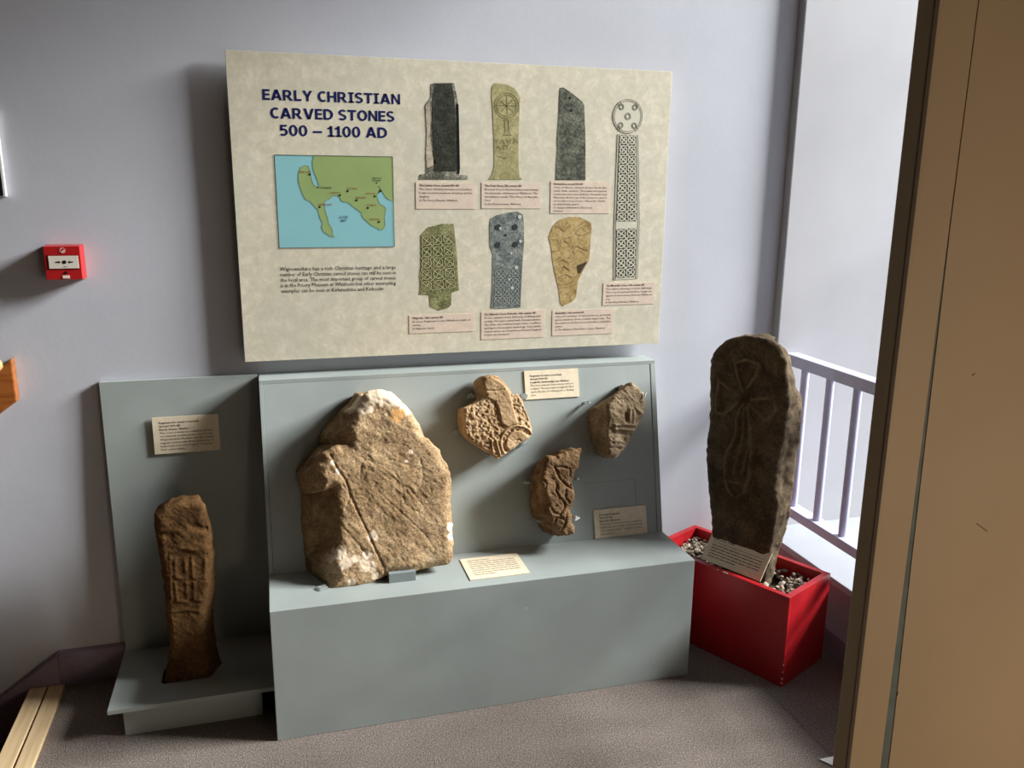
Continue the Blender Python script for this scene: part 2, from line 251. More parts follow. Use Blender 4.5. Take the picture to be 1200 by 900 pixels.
 'slab': {'fr': 'slab', 'wf': -0.09, 'wb': -0.175, 'front': [(-0.3114, 0.1478), (-0.3422, 0.3219), (-0.347, 0.3629), (-0.3553, 0.4278), (-0.3729, 0.5145), (-0.3881, 0.6206), (-0.3919, 0.6805), (-0.3861, 0.705), (-0.3847, 0.7773), (-0.3905, 0.8546), (-0.3963, 0.9314), (-0.3916, 0.9592), (-0.368, 0.9975), (-0.3347, 1.0211), (-0.2852, 1.0375), (-0.2524, 1.042), (-0.2161, 1.0398), (-0.1812, 1.0364), (-0.1572, 1.0218), (-0.1413, 1.001), (-0.1311, 0.9819), (-0.1285, 0.9539), (-0.1204, 0.9267), (-0.118, 0.901), (-0.1131, 0.8784), (-0.1129, 0.8469), (-0.1148, 0.8068), (-0.1165, 0.7638), (-0.1247, 0.7295), (-0.1334, 0.6676), (-0.1317, 0.5853), (-0.1183, 0.5334), (-0.1223, 0.4816), (-0.126, 0.4237), (-0.133, 0.3697), (-0.143, 0.2433)], 'back': [(-0.3106, 0.1537), (-0.3411, 0.3261), (-0.3459, 0.3667), (-0.3541, 0.4309), (-0.3715, 0.5167), (-0.3865, 0.6218), (-0.3903, 0.6811), (-0.3846, 0.7053), (-0.3832, 0.7769), (-0.3889, 0.8534), (-0.3947, 0.9295), (-0.39, 0.957), (-0.3666, 0.9949), (-0.3337, 1.0183), (-0.2847, 1.0345), (-0.2522, 1.039), (-0.2163, 1.0368), (-0.2188, 1.0209), (-0.1914, 1.0094), (-0.1709, 0.9906), (-0.1573, 0.9701), (-0.1519, 0.9403), (-0.138, 0.9141), (-0.1341, 0.8888), (-0.1181, 0.8693), (-0.1094, 0.8382), (-0.109, 0.7964), (-0.1067, 0.752), (-0.1069, 0.7237), (-0.1122, 0.6597), (-0.115, 0.5669), (-0.1159, 0.4834), (-0.1261, 0.434), (-0.1341, 0.3905), (-0.1486, 0.3176), (-0.1603, 0.208)], 'ridges': [(0.005, 0.005, [(-0.2604, 0.8673), (-0.2853, 0.912), (-0.295, 0.9519), (-0.2584, 0.9683), (-0.2106, 0.962), (-0.2215, 0.9232), (-0.2489, 0.8808)]), (0.005, 0.005, [(-0.2782, 0.8525), (-0.314, 0.8687), (-0.3503, 0.8852), (-0.3533, 0.838), (-0.3557, 0.7827), (-0.3243, 0.7794), (-0.2761, 0.8261)]), (0.005, 0.005, [(-0.2314, 0.8464), (-0.1521, 0.8694), (-0.143, 0.8343), (-0.1734, 0.7943), (-0.2383, 0.8299)]), (0.005, 0.005, [(-0.259, 0.8257), (-0.2762, 0.776), (-0.276, 0.7217), (-0.308, 0.6406), (-0.302, 0.565), (-0.2848, 0.5309), (-0.2589, 0.5174), (-0.2321, 0.5429), (-0.2179, 0.5996), (-0.2181, 0.6746), (-0.224, 0.7605), (-0.2397, 0.822)]), (0.004, 0.004, [(-0.2921, 0.5647), (-0.2252, 0.5742)]), (0.004, 0.004, [(-0.2521, 0.8195), (-0.2508, 0.7275), (-0.275, 0.596)]), (0.004, 0.004, [(-0.2418, 0.8216), (-0.2259, 0.7332), (-0.2431, 0.5986)])], 'grooves': [(0.012, 0.008, [(-0.2496, 0.8542), (-0.2484, 0.8499)])], 'spine': [(-0.279, 0.9417), (-0.2319, 0.2997)]},
 'shaft': {'fr': 'shaft', 'wf': 0.247, 'wb': 0.185, 'front': [(-0.6051, 0.0544), (-0.6106, 0.0991), (-0.5997, 0.1392), (-0.5883, 0.209), (-0.5885, 0.2807), (-0.589, 0.3502), (-0.5894, 0.4193), (-0.5943, 0.5013), (-0.5975, 0.5688), (-0.5975, 0.605), (-0.5642, 0.6249), (-0.5229, 0.6339), (-0.482, 0.6316), (-0.4661, 0.6201), (-0.4656, 0.595), (-0.4577, 0.5487), (-0.4585, 0.4722), (-0.4673, 0.3772), (-0.4854, 0.3138), (-0.4899, 0.2665), (-0.4915, 0.1942), (-0.4867, 0.1307), (-0.4823, 0.0942), (-0.4851, 0.0531)], 'back': [(-0.6044, 0.0575), (-0.6098, 0.1018), (-0.599, 0.1415), (-0.5877, 0.2106), (-0.5879, 0.2816), (-0.5884, 0.3504), (-0.5888, 0.4188), (-0.5937, 0.4999), (-0.5968, 0.5668), (-0.5968, 0.6026), (-0.5639, 0.6223), (-0.523, 0.6312), (-0.4825, 0.6289), (-0.4672, 0.5946), (-0.4643, 0.5704), (-0.454, 0.5208), (-0.4535, 0.4438), (-0.4591, 0.3444), (-0.4681, 0.2806), (-0.4701, 0.2165), (-0.4672, 0.155), (-0.4607, 0.1091), (-0.4579, 0.0974), (-0.4603, 0.061)], 'ridges': [(0.005, 0.004, [(-0.553, 0.4694), (-0.5543, 0.4148), (-0.5278, 0.4115), (-0.5264, 0.4697)]), (0.004, 0.004, [(-0.5085, 0.4709), (-0.51, 0.4092), (-0.4803, 0.4055), (-0.4734, 0.4599)]), (0.004, 0.004, [(-0.5583, 0.4015), (-0.5569, 0.3424), (-0.5302, 0.3387), (-0.5288, 0.3978)]), (0.004, 0.004, [(-0.5081, 0.3951), (-0.5121, 0.3398), (-0.4881, 0.3366)]), (0.005, 0.005, [(-0.5832, 0.311), (-0.535, 0.3148), (-0.4996, 0.3029)]), (0.006, 0.005, [(-0.5573, 0.4903), (-0.5329, 0.501), (-0.4979, 0.4936)]), (0.004, 0.004, [(-0.5636, 0.4843), (-0.5714, 0.3478)])], 'grooves': [(0.012, 0.01, [(-0.5793, 0.5433), (-0.5591, 0.5411)]), (0.012, 0.01, [(-0.4964, 0.5544), (-0.4643, 0.5476)]), (0.01, 0.003, [(-0.55, 0.5836), (-0.484, 0.6034)])], 'spine': [(-0.5247, 0.5434), (-0.5372, 0.166)]},
}
PRINT = {
 'map_rect': [(0.1138, 0.5869), (0.4444, 0.5867), (0.445, 0.3282), (0.1146, 0.3294)],
 'land': [(0.2231, 0.5872), (0.217, 0.5695), (0.2179, 0.5485), (0.2242, 0.5309), (0.2306, 0.5132), (0.2319, 0.5025), (0.2264, 0.4989), (0.2212, 0.5025), (0.2146, 0.5131), (0.2116, 0.5272), (0.2104, 0.5395), (0.2059, 0.5571), (0.1971, 0.5587), (0.1846, 0.5543), (0.1799, 0.5444), (0.1764, 0.5303), (0.1763, 0.5127), (0.1802, 0.4986), (0.1842, 0.4844), (0.1928, 0.4649), (0.2034, 0.4613), (0.2119, 0.4524), (0.2204, 0.4416), (0.2273, 0.4363), (0.2301, 0.4164), (0.2384, 0.3982), (0.235, 0.3873), (0.2392, 0.3745), (0.2515, 0.3653), (0.2622, 0.3597), (0.2724, 0.3586), (0.266, 0.3634), (0.2639, 0.3835), (0.2557, 0.3963), (0.2534, 0.4127), (0.2486, 0.4272), (0.2457, 0.4453), (0.2443, 0.4543), (0.25, 0.4615), (0.261, 0.4669), (0.2722, 0.476), (0.2849, 0.476), (0.2901, 0.4707), (0.2934, 0.4617), (0.3024, 0.4581), (0.3115, 0.4581), (0.3222, 0.4491), (0.3383, 0.4363), (0.3491, 0.429), (0.3542, 0.4125), (0.3668, 0.4015), (0.3796, 0.3903), (0.3925, 0.3847), (0.4017, 0.378), (0.4111, 0.3791), (0.419, 0.392), (0.4169, 0.4161), (0.422, 0.4382), (0.4184, 0.4456), (0.4037, 0.4529), (0.3985, 0.4675), (0.397, 0.4803), (0.4057, 0.4876), (0.4067, 0.4985), (0.4013, 0.5046), (0.4121, 0.4894), (0.421, 0.4731), (0.432, 0.464), (0.4432, 0.4603), (0.4438, 0.586)],
 'dots': [(0.2084, 0.5349), (0.2293, 0.499), (0.2904, 0.4772), (0.313, 0.4895), (0.3374, 0.4636), (0.3905, 0.4748), (0.3691, 0.4415), (0.4004, 0.4014), (0.232, 0.4442), (0.3967, 0.5129)],
 'title': [(0.0914, 0.4703, 0.7325, 0.0281), (0.1096, 0.4526, 0.6847, 0.0285), (0.1314, 0.4308, 0.6388, 0.0292)],
 'mapt': [('KIRKCOLM', 0, 0.1803, 0.211, 0.5388, 0.0051), ('STRANRAER', 1, 0.234, 0.2676, 0.4955, 0.0053), ('LONGFORTH', 0, 0.261, 0.2923, 0.4814, 0.0053), ('KNOCK FELL', 0, 0.311, 0.3414, 0.4937, 0.0053), ('BARHOBBLE', 0, 0.3357, 0.3651, 0.4685, 0.0054), ('WIGTOWN', 0, 0.3642, 0.3914, 0.4796, 0.0053), ('MONREITH', 0, 0.367, 0.3942, 0.4467, 0.0054), ('WHITHORN', 0, 0.3732, 0.4031, 0.4063, 0.0054), ('KIRKMADRINE', 0, 0.2296, 0.2664, 0.4485, 0.0053), ('NEWTON', 1, 0.3847, 0.4101, 0.5236, 0.0048), ('STEWART', 1, 0.3838, 0.4104, 0.5169, 0.0048), ('LUCE', 2, 0.2873, 0.3105, 0.4119, 0.0071), ('BAY', 2, 0.2914, 0.3073, 0.4022, 0.007)],
 'body': [(0.1124, 0.4475, 0.2632, 0.0097), (0.1126, 0.4472, 0.2475, 0.0098), (0.1127, 0.4468, 0.2317, 0.0098), (0.1124, 0.4465, 0.216, 0.0099), (0.1127, 0.412, 0.1999, 0.0099)],
 'pics': {'slab_dark': [(0.5592, 0.7904), (0.5686, 0.7943), (0.6279, 0.7975), (0.6396, 0.7444), (0.6417, 0.6904), (0.6445, 0.5574), (0.6424, 0.5388), (0.668, 0.5368), (0.667, 0.5251), (0.5212, 0.5236), (0.5223, 0.5374), (0.5415, 0.54), (0.5422, 0.5836), (0.5456, 0.6563), (0.5419, 0.7323), (0.5587, 0.755)], 'slab_dark_face': [(0.5733, 0.7923), (0.6217, 0.7941), (0.6291, 0.7485), (0.6321, 0.6901), (0.6337, 0.548), (0.5657, 0.5472), (0.5641, 0.6113), (0.5618, 0.7017), (0.5634, 0.7508)], 'slab_dark_edge': [(0.6338, 0.742), (0.641, 0.7377), (0.6422, 0.6904), (0.6445, 0.5574), (0.6425, 0.5411), (0.6356, 0.5411), (0.6342, 0.6447)], 'slab_dark_pale': [(0.5428, 0.7301), (0.5539, 0.746), (0.558, 0.7015), (0.555, 0.6475), (0.5614, 0.593), (0.5732, 0.5703), (0.5466, 0.5561), (0.5422, 0.5836), (0.546, 0.6563)], 'olive': [(0.7415, 0.7884), (0.7488, 0.8013), (0.7857, 0.7991), (0.8106, 0.7887), (0.8232, 0.7733), (0.8283, 0.7644), (0.8265, 0.7093), (0.8246, 0.6537), (0.8254, 0.5882), (0.8286, 0.5362), (0.8389, 0.5268), (0.7326, 0.5257), (0.7426, 0.54), (0.75, 0.5683), (0.7481, 0.6519), (0.7443, 0.7161), (0.7407, 0.7613)], 'grey': [(0.9526, 0.7955), (0.9634, 0.7974), (0.991, 0.7823), (1.0258, 0.7589), (1.0316, 0.7492), (1.0389, 0.657), (1.0431, 0.5271), (0.9452, 0.5262), (0.9457, 0.5745), (0.9486, 0.6149), (0.9463, 0.6449), (0.9504, 0.7047), (0.9507, 0.7588)], 'green': [(0.523, 0.3611), (0.5452, 0.3847), (0.5869, 0.395), (0.6239, 0.3949), (0.6263, 0.3796), (0.6333, 0.3072), (0.6393, 0.1942), (0.616, 0.1874), (0.6147, 0.1501), (0.6046, 0.1405), (0.5768, 0.1339), (0.5494, 0.1471), (0.5474, 0.1818), (0.5163, 0.185), (0.5198, 0.2216), (0.5172, 0.2411), (0.5241, 0.2797)], 'blue': [(0.7391, 0.4104), (0.7568, 0.42), (0.7924, 0.4282), (0.8232, 0.4311), (0.8413, 0.4223), (0.8454, 0.3931), (0.8461, 0.3341), (0.8409, 0.2546), (0.8372, 0.1359), (0.7636, 0.1331), (0.7402, 0.1363), (0.7451, 0.2066), (0.7462, 0.3057), (0.7369, 0.3254), (0.7356, 0.3935)], 'ochre': [(0.9397, 0.3878), (0.9579, 0.405), (0.9895, 0.4148), (1.027, 0.4147), (1.0653, 0.3972), (1.0686, 0.3822), (1.065, 0.3269), (1.0637, 0.2812), (1.043, 0.2459), (1.0275, 0.2154), (1.0224, 0.164), (1.0103, 0.1488), (0.9779, 0.1352), (0.9695, 0.1448), (0.9629, 0.1913), (0.9483, 0.2426), (0.9393, 0.2881), (0.936, 0.3183), (0.9262, 0.3532)], 'ochre_dark': [(1.0234, 0.2641), (1.0584, 0.2762), (1.0334, 0.2384), (1.0268, 0.2411)]},
 'olive_lines': [[(0.8236, 0.7405), (0.8222, 0.7496), (0.8184, 0.7581), (0.8123, 0.7653), (0.8046, 0.7706), (0.7955, 0.7738), (0.7859, 0.7747), (0.7763, 0.7732), (0.7674, 0.7693), (0.7598, 0.7634), (0.754, 0.7559), (0.7503, 0.7473), (0.7491, 0.7381), (0.7504, 0.7289), (0.7542, 0.7205), (0.7601, 0.7133), (0.7678, 0.7078), (0.7768, 0.7045), (0.7865, 0.7036), (0.7962, 0.7051), (0.8052, 0.7089), (0.8129, 0.7148), (0.8188, 0.7224), (0.8224, 0.7312), (0.8236, 0.7404)], [(0.8171, 0.7402), (0.816, 0.7479), (0.8128, 0.755), (0.8078, 0.7609), (0.8014, 0.7654), (0.7939, 0.7681), (0.786, 0.7688), (0.778, 0.7675), (0.7707, 0.7643), (0.7644, 0.7594), (0.7595, 0.7532), (0.7565, 0.7459), (0.7555, 0.7383), (0.7566, 0.7306), (0.7597, 0.7236), (0.7646, 0.7176), (0.771, 0.7131), (0.7785, 0.7103), (0.7865, 0.7095), (0.7944, 0.7108), (0.8019, 0.714), (0.8082, 0.7189), (0.8131, 0.7252), (0.8161, 0.7325), (0.8171, 0.7402)], [(0.7663, 0.7532), (0.8063, 0.7225)], [(0.769, 0.7214), (0.8059, 0.7568)], [(0.786, 0.7674), (0.7889, 0.7128)], [(0.7565, 0.7392), (0.8161, 0.7388)], [(0.7806, 0.6997), (0.7818, 0.6666), (0.7744, 0.6549), (0.803, 0.6555), (0.7943, 0.6669), (0.7925, 0.7001), (0.7806, 0.6997)], [(0.7546, 0.6428), (0.7546, 0.629), (0.762, 0.643)], [(0.7671, 0.6292), (0.7745, 0.6433), (0.7821, 0.6295)], [(0.787, 0.6436), (0.7947, 0.6298), (0.8021, 0.6439)], [(0.8072, 0.63), (0.8121, 0.6441), (0.8213, 0.6327)], [(0.7572, 0.6151), (0.7622, 0.6245), (0.7697, 0.613)], [(0.7772, 0.6131), (0.7796, 0.6258), (0.7922, 0.6251), (0.7873, 0.6133)], [(0.7973, 0.6158), (0.8023, 0.6229)], [(0.7573, 0.5941), (0.7875, 0.5876)]],
 'grey_lines': [[(1.0255, 0.7316), (1.0241, 0.7403), (1.0204, 0.7483), (1.0148, 0.7551), (1.0075, 0.7602), (0.9992, 0.7633), (0.9904, 0.7641), (0.9817, 0.7627), (0.9736, 0.7591), (0.9667, 0.7535), (0.9615, 0.7464), (0.9584, 0.7383), (0.9574, 0.7296), (0.9588, 0.7209), (0.9624, 0.7129), (0.9679, 0.7061), (0.9751, 0.701), (0.9834, 0.6978), (0.9923, 0.6969), (1.0011, 0.6983), (1.0092, 0.7019), (1.0162, 0.7075), (1.0214, 0.7146), (1.0246, 0.7229), (1.0255, 0.7316)], [(0.9787, 0.772), (0.9774, 0.7784), (0.9739, 0.7834), (0.969, 0.786), (0.9637, 0.7858), (0.959, 0.7828), (0.9558, 0.7776), (0.9548, 0.7712), (0.9561, 0.7649), (0.9595, 0.7599), (0.9644, 0.7572), (0.9698, 0.7574), (0.9745, 0.7604), (0.9777, 0.7656), (0.9787, 0.772)]],
 'grey_dots': [(0.9902, 0.7316), (0.9848, 0.7673)],
 'ochre_lines': [[(0.9989, 0.3436), (0.998, 0.3476), (0.9955, 0.3507), (0.992, 0.3525), (0.9882, 0.3525), (0.9848, 0.3508), (0.9825, 0.3477), (0.9818, 0.3438), (0.9827, 0.3399), (0.9852, 0.3367), (0.9887, 0.3349), (0.9925, 0.3349), (0.9959, 0.3366), (0.9982, 0.3397), (0.9989, 0.3436)], [(0.9581, 0.3976), (0.9638, 0.3778), (0.9774, 0.3702), (0.985, 0.3826), (0.9928, 0.3925)], [(1.0493, 0.3923), (1.0227, 0.3775), (1.0151, 0.3625), (1.0341, 0.3574), (1.0635, 0.3697)], [(0.9301, 0.3457), (0.954, 0.3455), (0.9651, 0.3279), (0.9601, 0.3105), (0.9388, 0.3107)], [(1.0574, 0.3093), (1.0353, 0.3171), (1.0189, 0.3249), (1.0074, 0.3099), (1.0141, 0.3022)], [(0.9503, 0.2729), (0.9715, 0.2826), (0.9933, 0.2722), (1.02, 0.287)], [(0.9508, 0.2527), (0.9774, 0.2623), (0.9994, 0.2467), (1.0234, 0.2615)], [(0.9567, 0.2272), (0.9834, 0.2368), (1.0054, 0.2261), (1.026, 0.2308)], [(0.9629, 0.1938), (0.9899, 0.1958), (1.018, 0.2054)], [(0.9743, 0.1705), (0.9958, 0.1776), (1.0018, 0.1594)]],
 'blue_dots': [(0.7621, 0.3847), (0.817, 0.3844), (0.7614, 0.3315), (0.8176, 0.3319), (0.7869, 0.3607)],
 'blue_white': [(0.7698, 0.3812), (0.8346, 0.3416), (0.8225, 0.261), (0.7994, 0.2244), (0.8101, 0.1975), (0.8311, 0.4151), (0.8054, 0.3049)],
 'green_box': [(0.5254, 0.3611), (0.6213, 0.3676), (0.6327, 0.1993), (0.5203, 0.1923)],
 'blue_box': [(0.7526, 0.2562), (0.833, 0.2573), (0.8318, 0.1437), (0.7505, 0.1436)],
 'caps': [[(0.5115, 0.5165), (0.6913, 0.515), (0.6902, 0.4402), (0.5102, 0.4376)], [(0.7111, 0.5171), (0.8985, 0.5155), (0.8982, 0.4412), (0.7101, 0.4392)], [(0.9287, 0.5209), (1.1258, 0.5253), (1.1239, 0.4262), (0.9307, 0.4247)], [(0.4834, 0.122), (0.686, 0.1204), (0.6859, 0.0645), (0.4845, 0.0664)], [(0.7091, 0.1271), (0.9148, 0.1233), (0.9179, 0.037), (0.7106, 0.0381)], [(0.944, 0.1224), (1.153, 0.1211), (1.1551, 0.0397), (0.9435, 0.0405)], [(1.1147, 0.2058), (1.2946, 0.2054), (1.2965, 0.1353), (1.1145, 0.1312)]],
 'cross_head': ((1.1761, 0.7201), (1.1267, 0.7187), (1.1738, 0.7703)),
 'cross_shaft': [(1.1444, 0.6671), (1.2137, 0.6662), (1.2312, 0.3988), (1.2319, 0.2173), (1.1492, 0.2149), (1.1441, 0.3991)],
 'cross_gap': [(1.1423, 0.4004), (1.2305, 0.4015), (1.231, 0.3786), (1.1433, 0.3764)],
}

# ------------------------------------------------------------------ materials
def wall_paint():
    t = NT('wall_paint')
    f = t.noise(3, 6, 0.6)
    col = t.ramp(f, [(0.3, (193, 195, 204)), (0.7, (201, 203, 212))])
    st = t.ramp(t.noise(9, 5, 0.7), [(0.62, 0.0), (0.8, 1.0)])
    col = t.mix(t.mix(0.12, (0, 0, 0), st), col, (168, 168, 175))
    h = t.mix(0.35, t.noise(5, 4), t.noise(60, 4))
    t.bump(h, 0.14, 0.005)
    return t.out(col, 0.45, 0.3)
M_wall = wall_paint()
M_recess = plain('recess_gloss_paint', (180, 180, 184), 0.33, 0.5, 0.02, 4, 0.12, 8)
M_skirt = plain('lilac_gloss_paint', (141, 128, 146), 0.45, 0.4, 0.07, 9)
M_sill = plain('sill_paint', (162, 166, 173), 0.4, 0.4, 0.02)
M_rail = plain('rail_paint', (196, 196, 222), 0.42, 0.45, 0.03, 12)
M_ceil = plain('bounce_cutting_ceiling', (120, 104, 88), 0.8, 0.2, 0.02)  # unseen ceiling, colour kept dark so less light bounces down
M_far = plain('bounce_cutting_brown', (84, 70, 58), 0.7, 0.2, 0.1)  # dark brown picked to cut light bouncing off the unseen left and rear walls
M_case = plain('grey_green_paint', (157, 165, 163), 0.5, 0.3, 0.035, 5, 0.06, 90)
M_case_line = plain('joint_shadow_filler', (92, 100, 100), 0.8, 0.1)
M_tan = plain('tan_gloss_paint', (190, 168, 140), 0.5, 0.3, 0.035, 3, 0.08, 25)
M_tan2 = plain('tan_edge_paint', (186, 160, 118), 0.5, 0.3, 0.03, 3)
M_old = plain('old_blue_paint', (112, 122, 122), 0.6, 0.2, 0.08, 40)
M_red = plain('red_gloss_paint', (166, 26, 33), 0.38, 0.4, 0.07, 7)
M_chip = plain('bare_chip', (225, 205, 200), 0.7)
M_card = plain('cream_card', (226, 212, 186), 0.75, 0.15, 0.03, 50)
M_ink = plain('dark_ink', (44, 34, 30), 0.8, 0.1, 0)
M_ink2 = plain('pale_ink', (128, 112, 92), 0.8, 0.1, 0)
M_navy = plain('navy_ink', (22, 30, 88), 0.7, 0.15, 0)
M_blackink = plain('black_ink', (26, 26, 30), 0.7, 0.1, 0)
M_redink = plain('red_ink', (150, 60, 40), 0.7, 0.1, 0)
M_pink = plain('pink_caption_card', (222, 204, 186), 0.75, 0.15, 0.03, 60)
M_sea = plain('map_sea_print', (140, 196, 202), 0.6, 0.2, 0.015)
M_land = plain('map_land_print', (150, 172, 110), 0.6, 0.2, 0.03, 8)
M_call = plain('call_point_red', (176, 32, 32), 0.35, 0.45, 0.02)
M_callw = plain('call_point_white', (225, 218, 205), 0.4, 0.4, 0.01)
M_white = plain('white_plastic', (232, 232, 230), 0.4, 0.4, 0.01)
M_blackp = plain('black_paint', (20, 18, 22), 0.5, 0.3, 0)

def board_mat():
    t = NT('mottled_parchment_print')
    a = t.noise(38, 6, 0.7, dist=0.4)
    col = t.ramp(a, [(0.36, (208, 201, 178)), (0.52, (219, 211, 189)), (0.68, (236, 227, 206))])
    fl = t.ramp(t.noise(95, 4, 0.65), [(0.60, 0.0), (0.74, 1.0)])
    col = t.mix(t.mix(0.5, (0, 0, 0), fl), col, (234, 224, 200))
    g = t.ramp(t.noise(5, 3), [(0.4, 0.0), (0.65, 1.0)])
    col = t.mix(t.mix(0.35, (0, 0, 0), g), col, (198, 200, 184))
    return t.out(col, 0.5, 0.25)
M_board = board_mat()
M_boardedge = plain('board_edge', (206, 200, 178), 0.6)

def carpet_mat():
    t = NT('speckled_carpet')
    a = t.noise(230, 3, 0.7)
    col = t.ramp(a, [(0.3, (94, 86, 81)), (0.5, (136, 126, 119)), (0.72, (188, 177, 168))])
    b = t.ramp(t.noise(2.5, 4), [(0.3, (225, 222, 222)), (0.7, (255, 255, 255))])
    col = t.mix(1.0, col, b, 'MULTIPLY')
    t.bump(t.noise(320, 3, 0.8), 0.9, 0.004)
    return t.out(col, 0.97, 0.05)
M_carpet = carpet_mat()
def wood_mat(name, a, b, rough=0.5, axis=(2, 40, 40)):
    t = NT(name)
    mp = t.n('ShaderNodeMapping'); mp.inputs['Scale'].default_value = axis
    t.l(t.tc.outputs['Object'], mp.inputs['Vector'])
    f = t.noise(1.0, 6, 0.6, mp.outputs['Vector'], 0.6)
    return t.out(t.ramp(f, [(0.3, a), (0.7, b)]), rough, 0.35)
M_nose = wood_mat('pale_worn_wood', (190, 162, 122), (218, 192, 152), 0.5, (60, 3, 60))
M_hand = wood_mat('varnished_brown_wood', (128, 70, 30), (170, 104, 50), 0.35, (4, 40, 60))
M_handend = wood_mat('pale_round_wood', (190, 145, 92), (214, 170, 118), 0.4, (4, 40, 60))
M_step = plain('dark_red_stair_carpet', (92, 34, 30), 0.95, 0.05, 0.15, 200)

def clear_mat():
    t = NT('clear_acrylic')
    t.b.inputs['Transmission Weight'].default_value = 0.75
    t.b.inputs['IOR'].default_value = 1.3
    return t.out((225, 232, 232), 0.25, 0.5)
M_peg = clear_mat()
def glass_mat():
    t = NT('window_glass')
    tr = t.n('ShaderNodeBsdfTransparent'); tr.inputs[0].default_value = (0.97, 0.98, 0.98, 1)
    gl = t.n('ShaderNodeBsdfGlossy'); gl.inputs['Roughness'].default_value = 0.02
    mx = t.n('ShaderNodeMixShader'); mx.inputs[0].default_value = 0.05
    t.l(tr.outputs[0], mx.inputs[1]); t.l(gl.outputs[0], mx.inputs[2])
    t.l(mx.outputs[0], t.t.nodes['Material Output'].inputs['Surface'])
    return t.m
M_glass = glass_mat()

# ------------------------------------------------------------------ setting
LE = -1.006                                             # left edge of the landing, the stairs go down beyond it
MB().box((LE, -3.8, -0.15), (1.62, 0.02, 0)).build('floor', M_carpet, kind='structure', base=(0, -1.5, 0),
    label='speckled grey-brown carpet floor of the landing', cat='floor')
MB().box((-3.4, 0, -1.8), (1.436, 0.16, 3.0)).build('wall_back', M_wall, kind='structure', base=(0, 0, 0),
    label='pale lilac painted back wall behind the board and stones', cat='wall')
MB().box((-3.4, -3.8, 3.0), (1.45, 0.16, 3.15)).build('ceiling', M_ceil, kind='structure', base=(0, -1.5, 3.0),
    label='unseen ceiling above the landing, coloured brown to cut bounced light', cat='ceiling')
NR_ = -1.80                                             # near end of the opening with the railing
WX = 3.3                                                # plane of the tall stair window
wr = MB()
wr.box((1.45, NR_, 0), (1.62, -0.036, 0.243))            # low wall below the sill
wr.box((1.436, -0.036, 0), (3.6, 0.16, 4.5))             # narrow return and far reveal
wr.box((1.45, NR_, 2.80), (1.62, -0.036, 4.5))           # above the opening
wr.box((1.62, NR_, 0), (3.6, -0.036, 0.20))              # ledge under the sill board
wr.box((1.45, -4.0, 0), (1.62, NR_, 4.5))                # wall beyond the opening
wr.build('wall_right', M_recess, kind='structure', base=(1.45, 0, 0), bevel=0.004,
    label='glossy white wall with deep window recess beside the standing slab', cat='wall')
wa = MB()
wa.box((WX, -3.2, 0), (WX+0.3, -2.7, 4.5)); wa.box((WX, -0.25, 0), (WX+0.3, -0.036, 4.5))
wa.box((WX, -2.7, 0), (WX+0.3, -0.25, 0.85)); wa.box((WX, -2.7, 4.2), (WX+0.3, -0.25, 4.5))
wa.box((1.62, -3.2, 0), (WX, -3.0, 4.5)); wa.box((1.45, -3.2, 4.5), (3.6, 0.16, 4.6)); wa.box((1.62, -3.0, 0), (WX, NR_, 0.2))
wa.build('wall_window_bay', M_recess, kind='structure', base=(WX, -1.5, 0), label='white walls of the tall window bay behind the railing', cat='wall')
win = thing('window_1', (WX, -1.47, 0.85), 'tall stair window in the bay right of the railing', 'window', kind='structure')
MB().prism([(1.426, 0.243), (1.434, 0.239), (WX, 0.239), (WX, 0.263), (1.432, 0.263)], 'y', NR_, -0.036).build('window_sill', M_sill, win, bevel=0.002)
bars = [((0.08, y-0.025, 0.85), (0.13, y+0.025, 4.2)) for y in (-2.675, -1.87, -1.08, -0.275)]+[((0.085, -2.65, z-0.02), (0.125, -0.30, z+0.02)) for z in (0.87, 1.98, 3.08, 4.18)]
for a, b in bars:
    MB().box((WX+a[0], a[1], a[2]), (WX+b[0], b[1], b[2])).build('frame_bar', M_sill, win, bevel=0.003)
for y0, y1 in ((-2.65, -1.895), (-1.845, -1.105), (-1.055, -0.30)):
    for z0, z1 in ((0.89, 1.96), (2.0, 3.06), (3.1, 4.16)):
        MB().box((WX+0.10, y0, z0), (WX+0.106, y1, z1)).build('pane', M_glass, win)
# the rest of the stair hall, behind and below the picture
MB().box((-3.55, -4.0, -2.0), (-3.4, 0.16, 3.0)).build('wall_left', M_far, kind='structure', base=(-3.4, -2, 0), label='unseen end wall beyond the stairs, darkened to cut bounced light', cat='wall')
MB().box((-3.4, -4.1, -2.0), (1.45, -3.8, 3.0)).build('wall_rear', M_far, kind='structure', base=(-1, -3.8, 0), label='unseen wall behind the camera, darkened to cut bounced light', cat='wall')
MB().box((-3.4, -3.8, -2.0), (LE, 0, -1.8)).build('floor_lower', M_step, kind='structure', base=(-2.2, -2, -1.8), label='dark red carpet floor at the foot of the stairs', cat='floor')

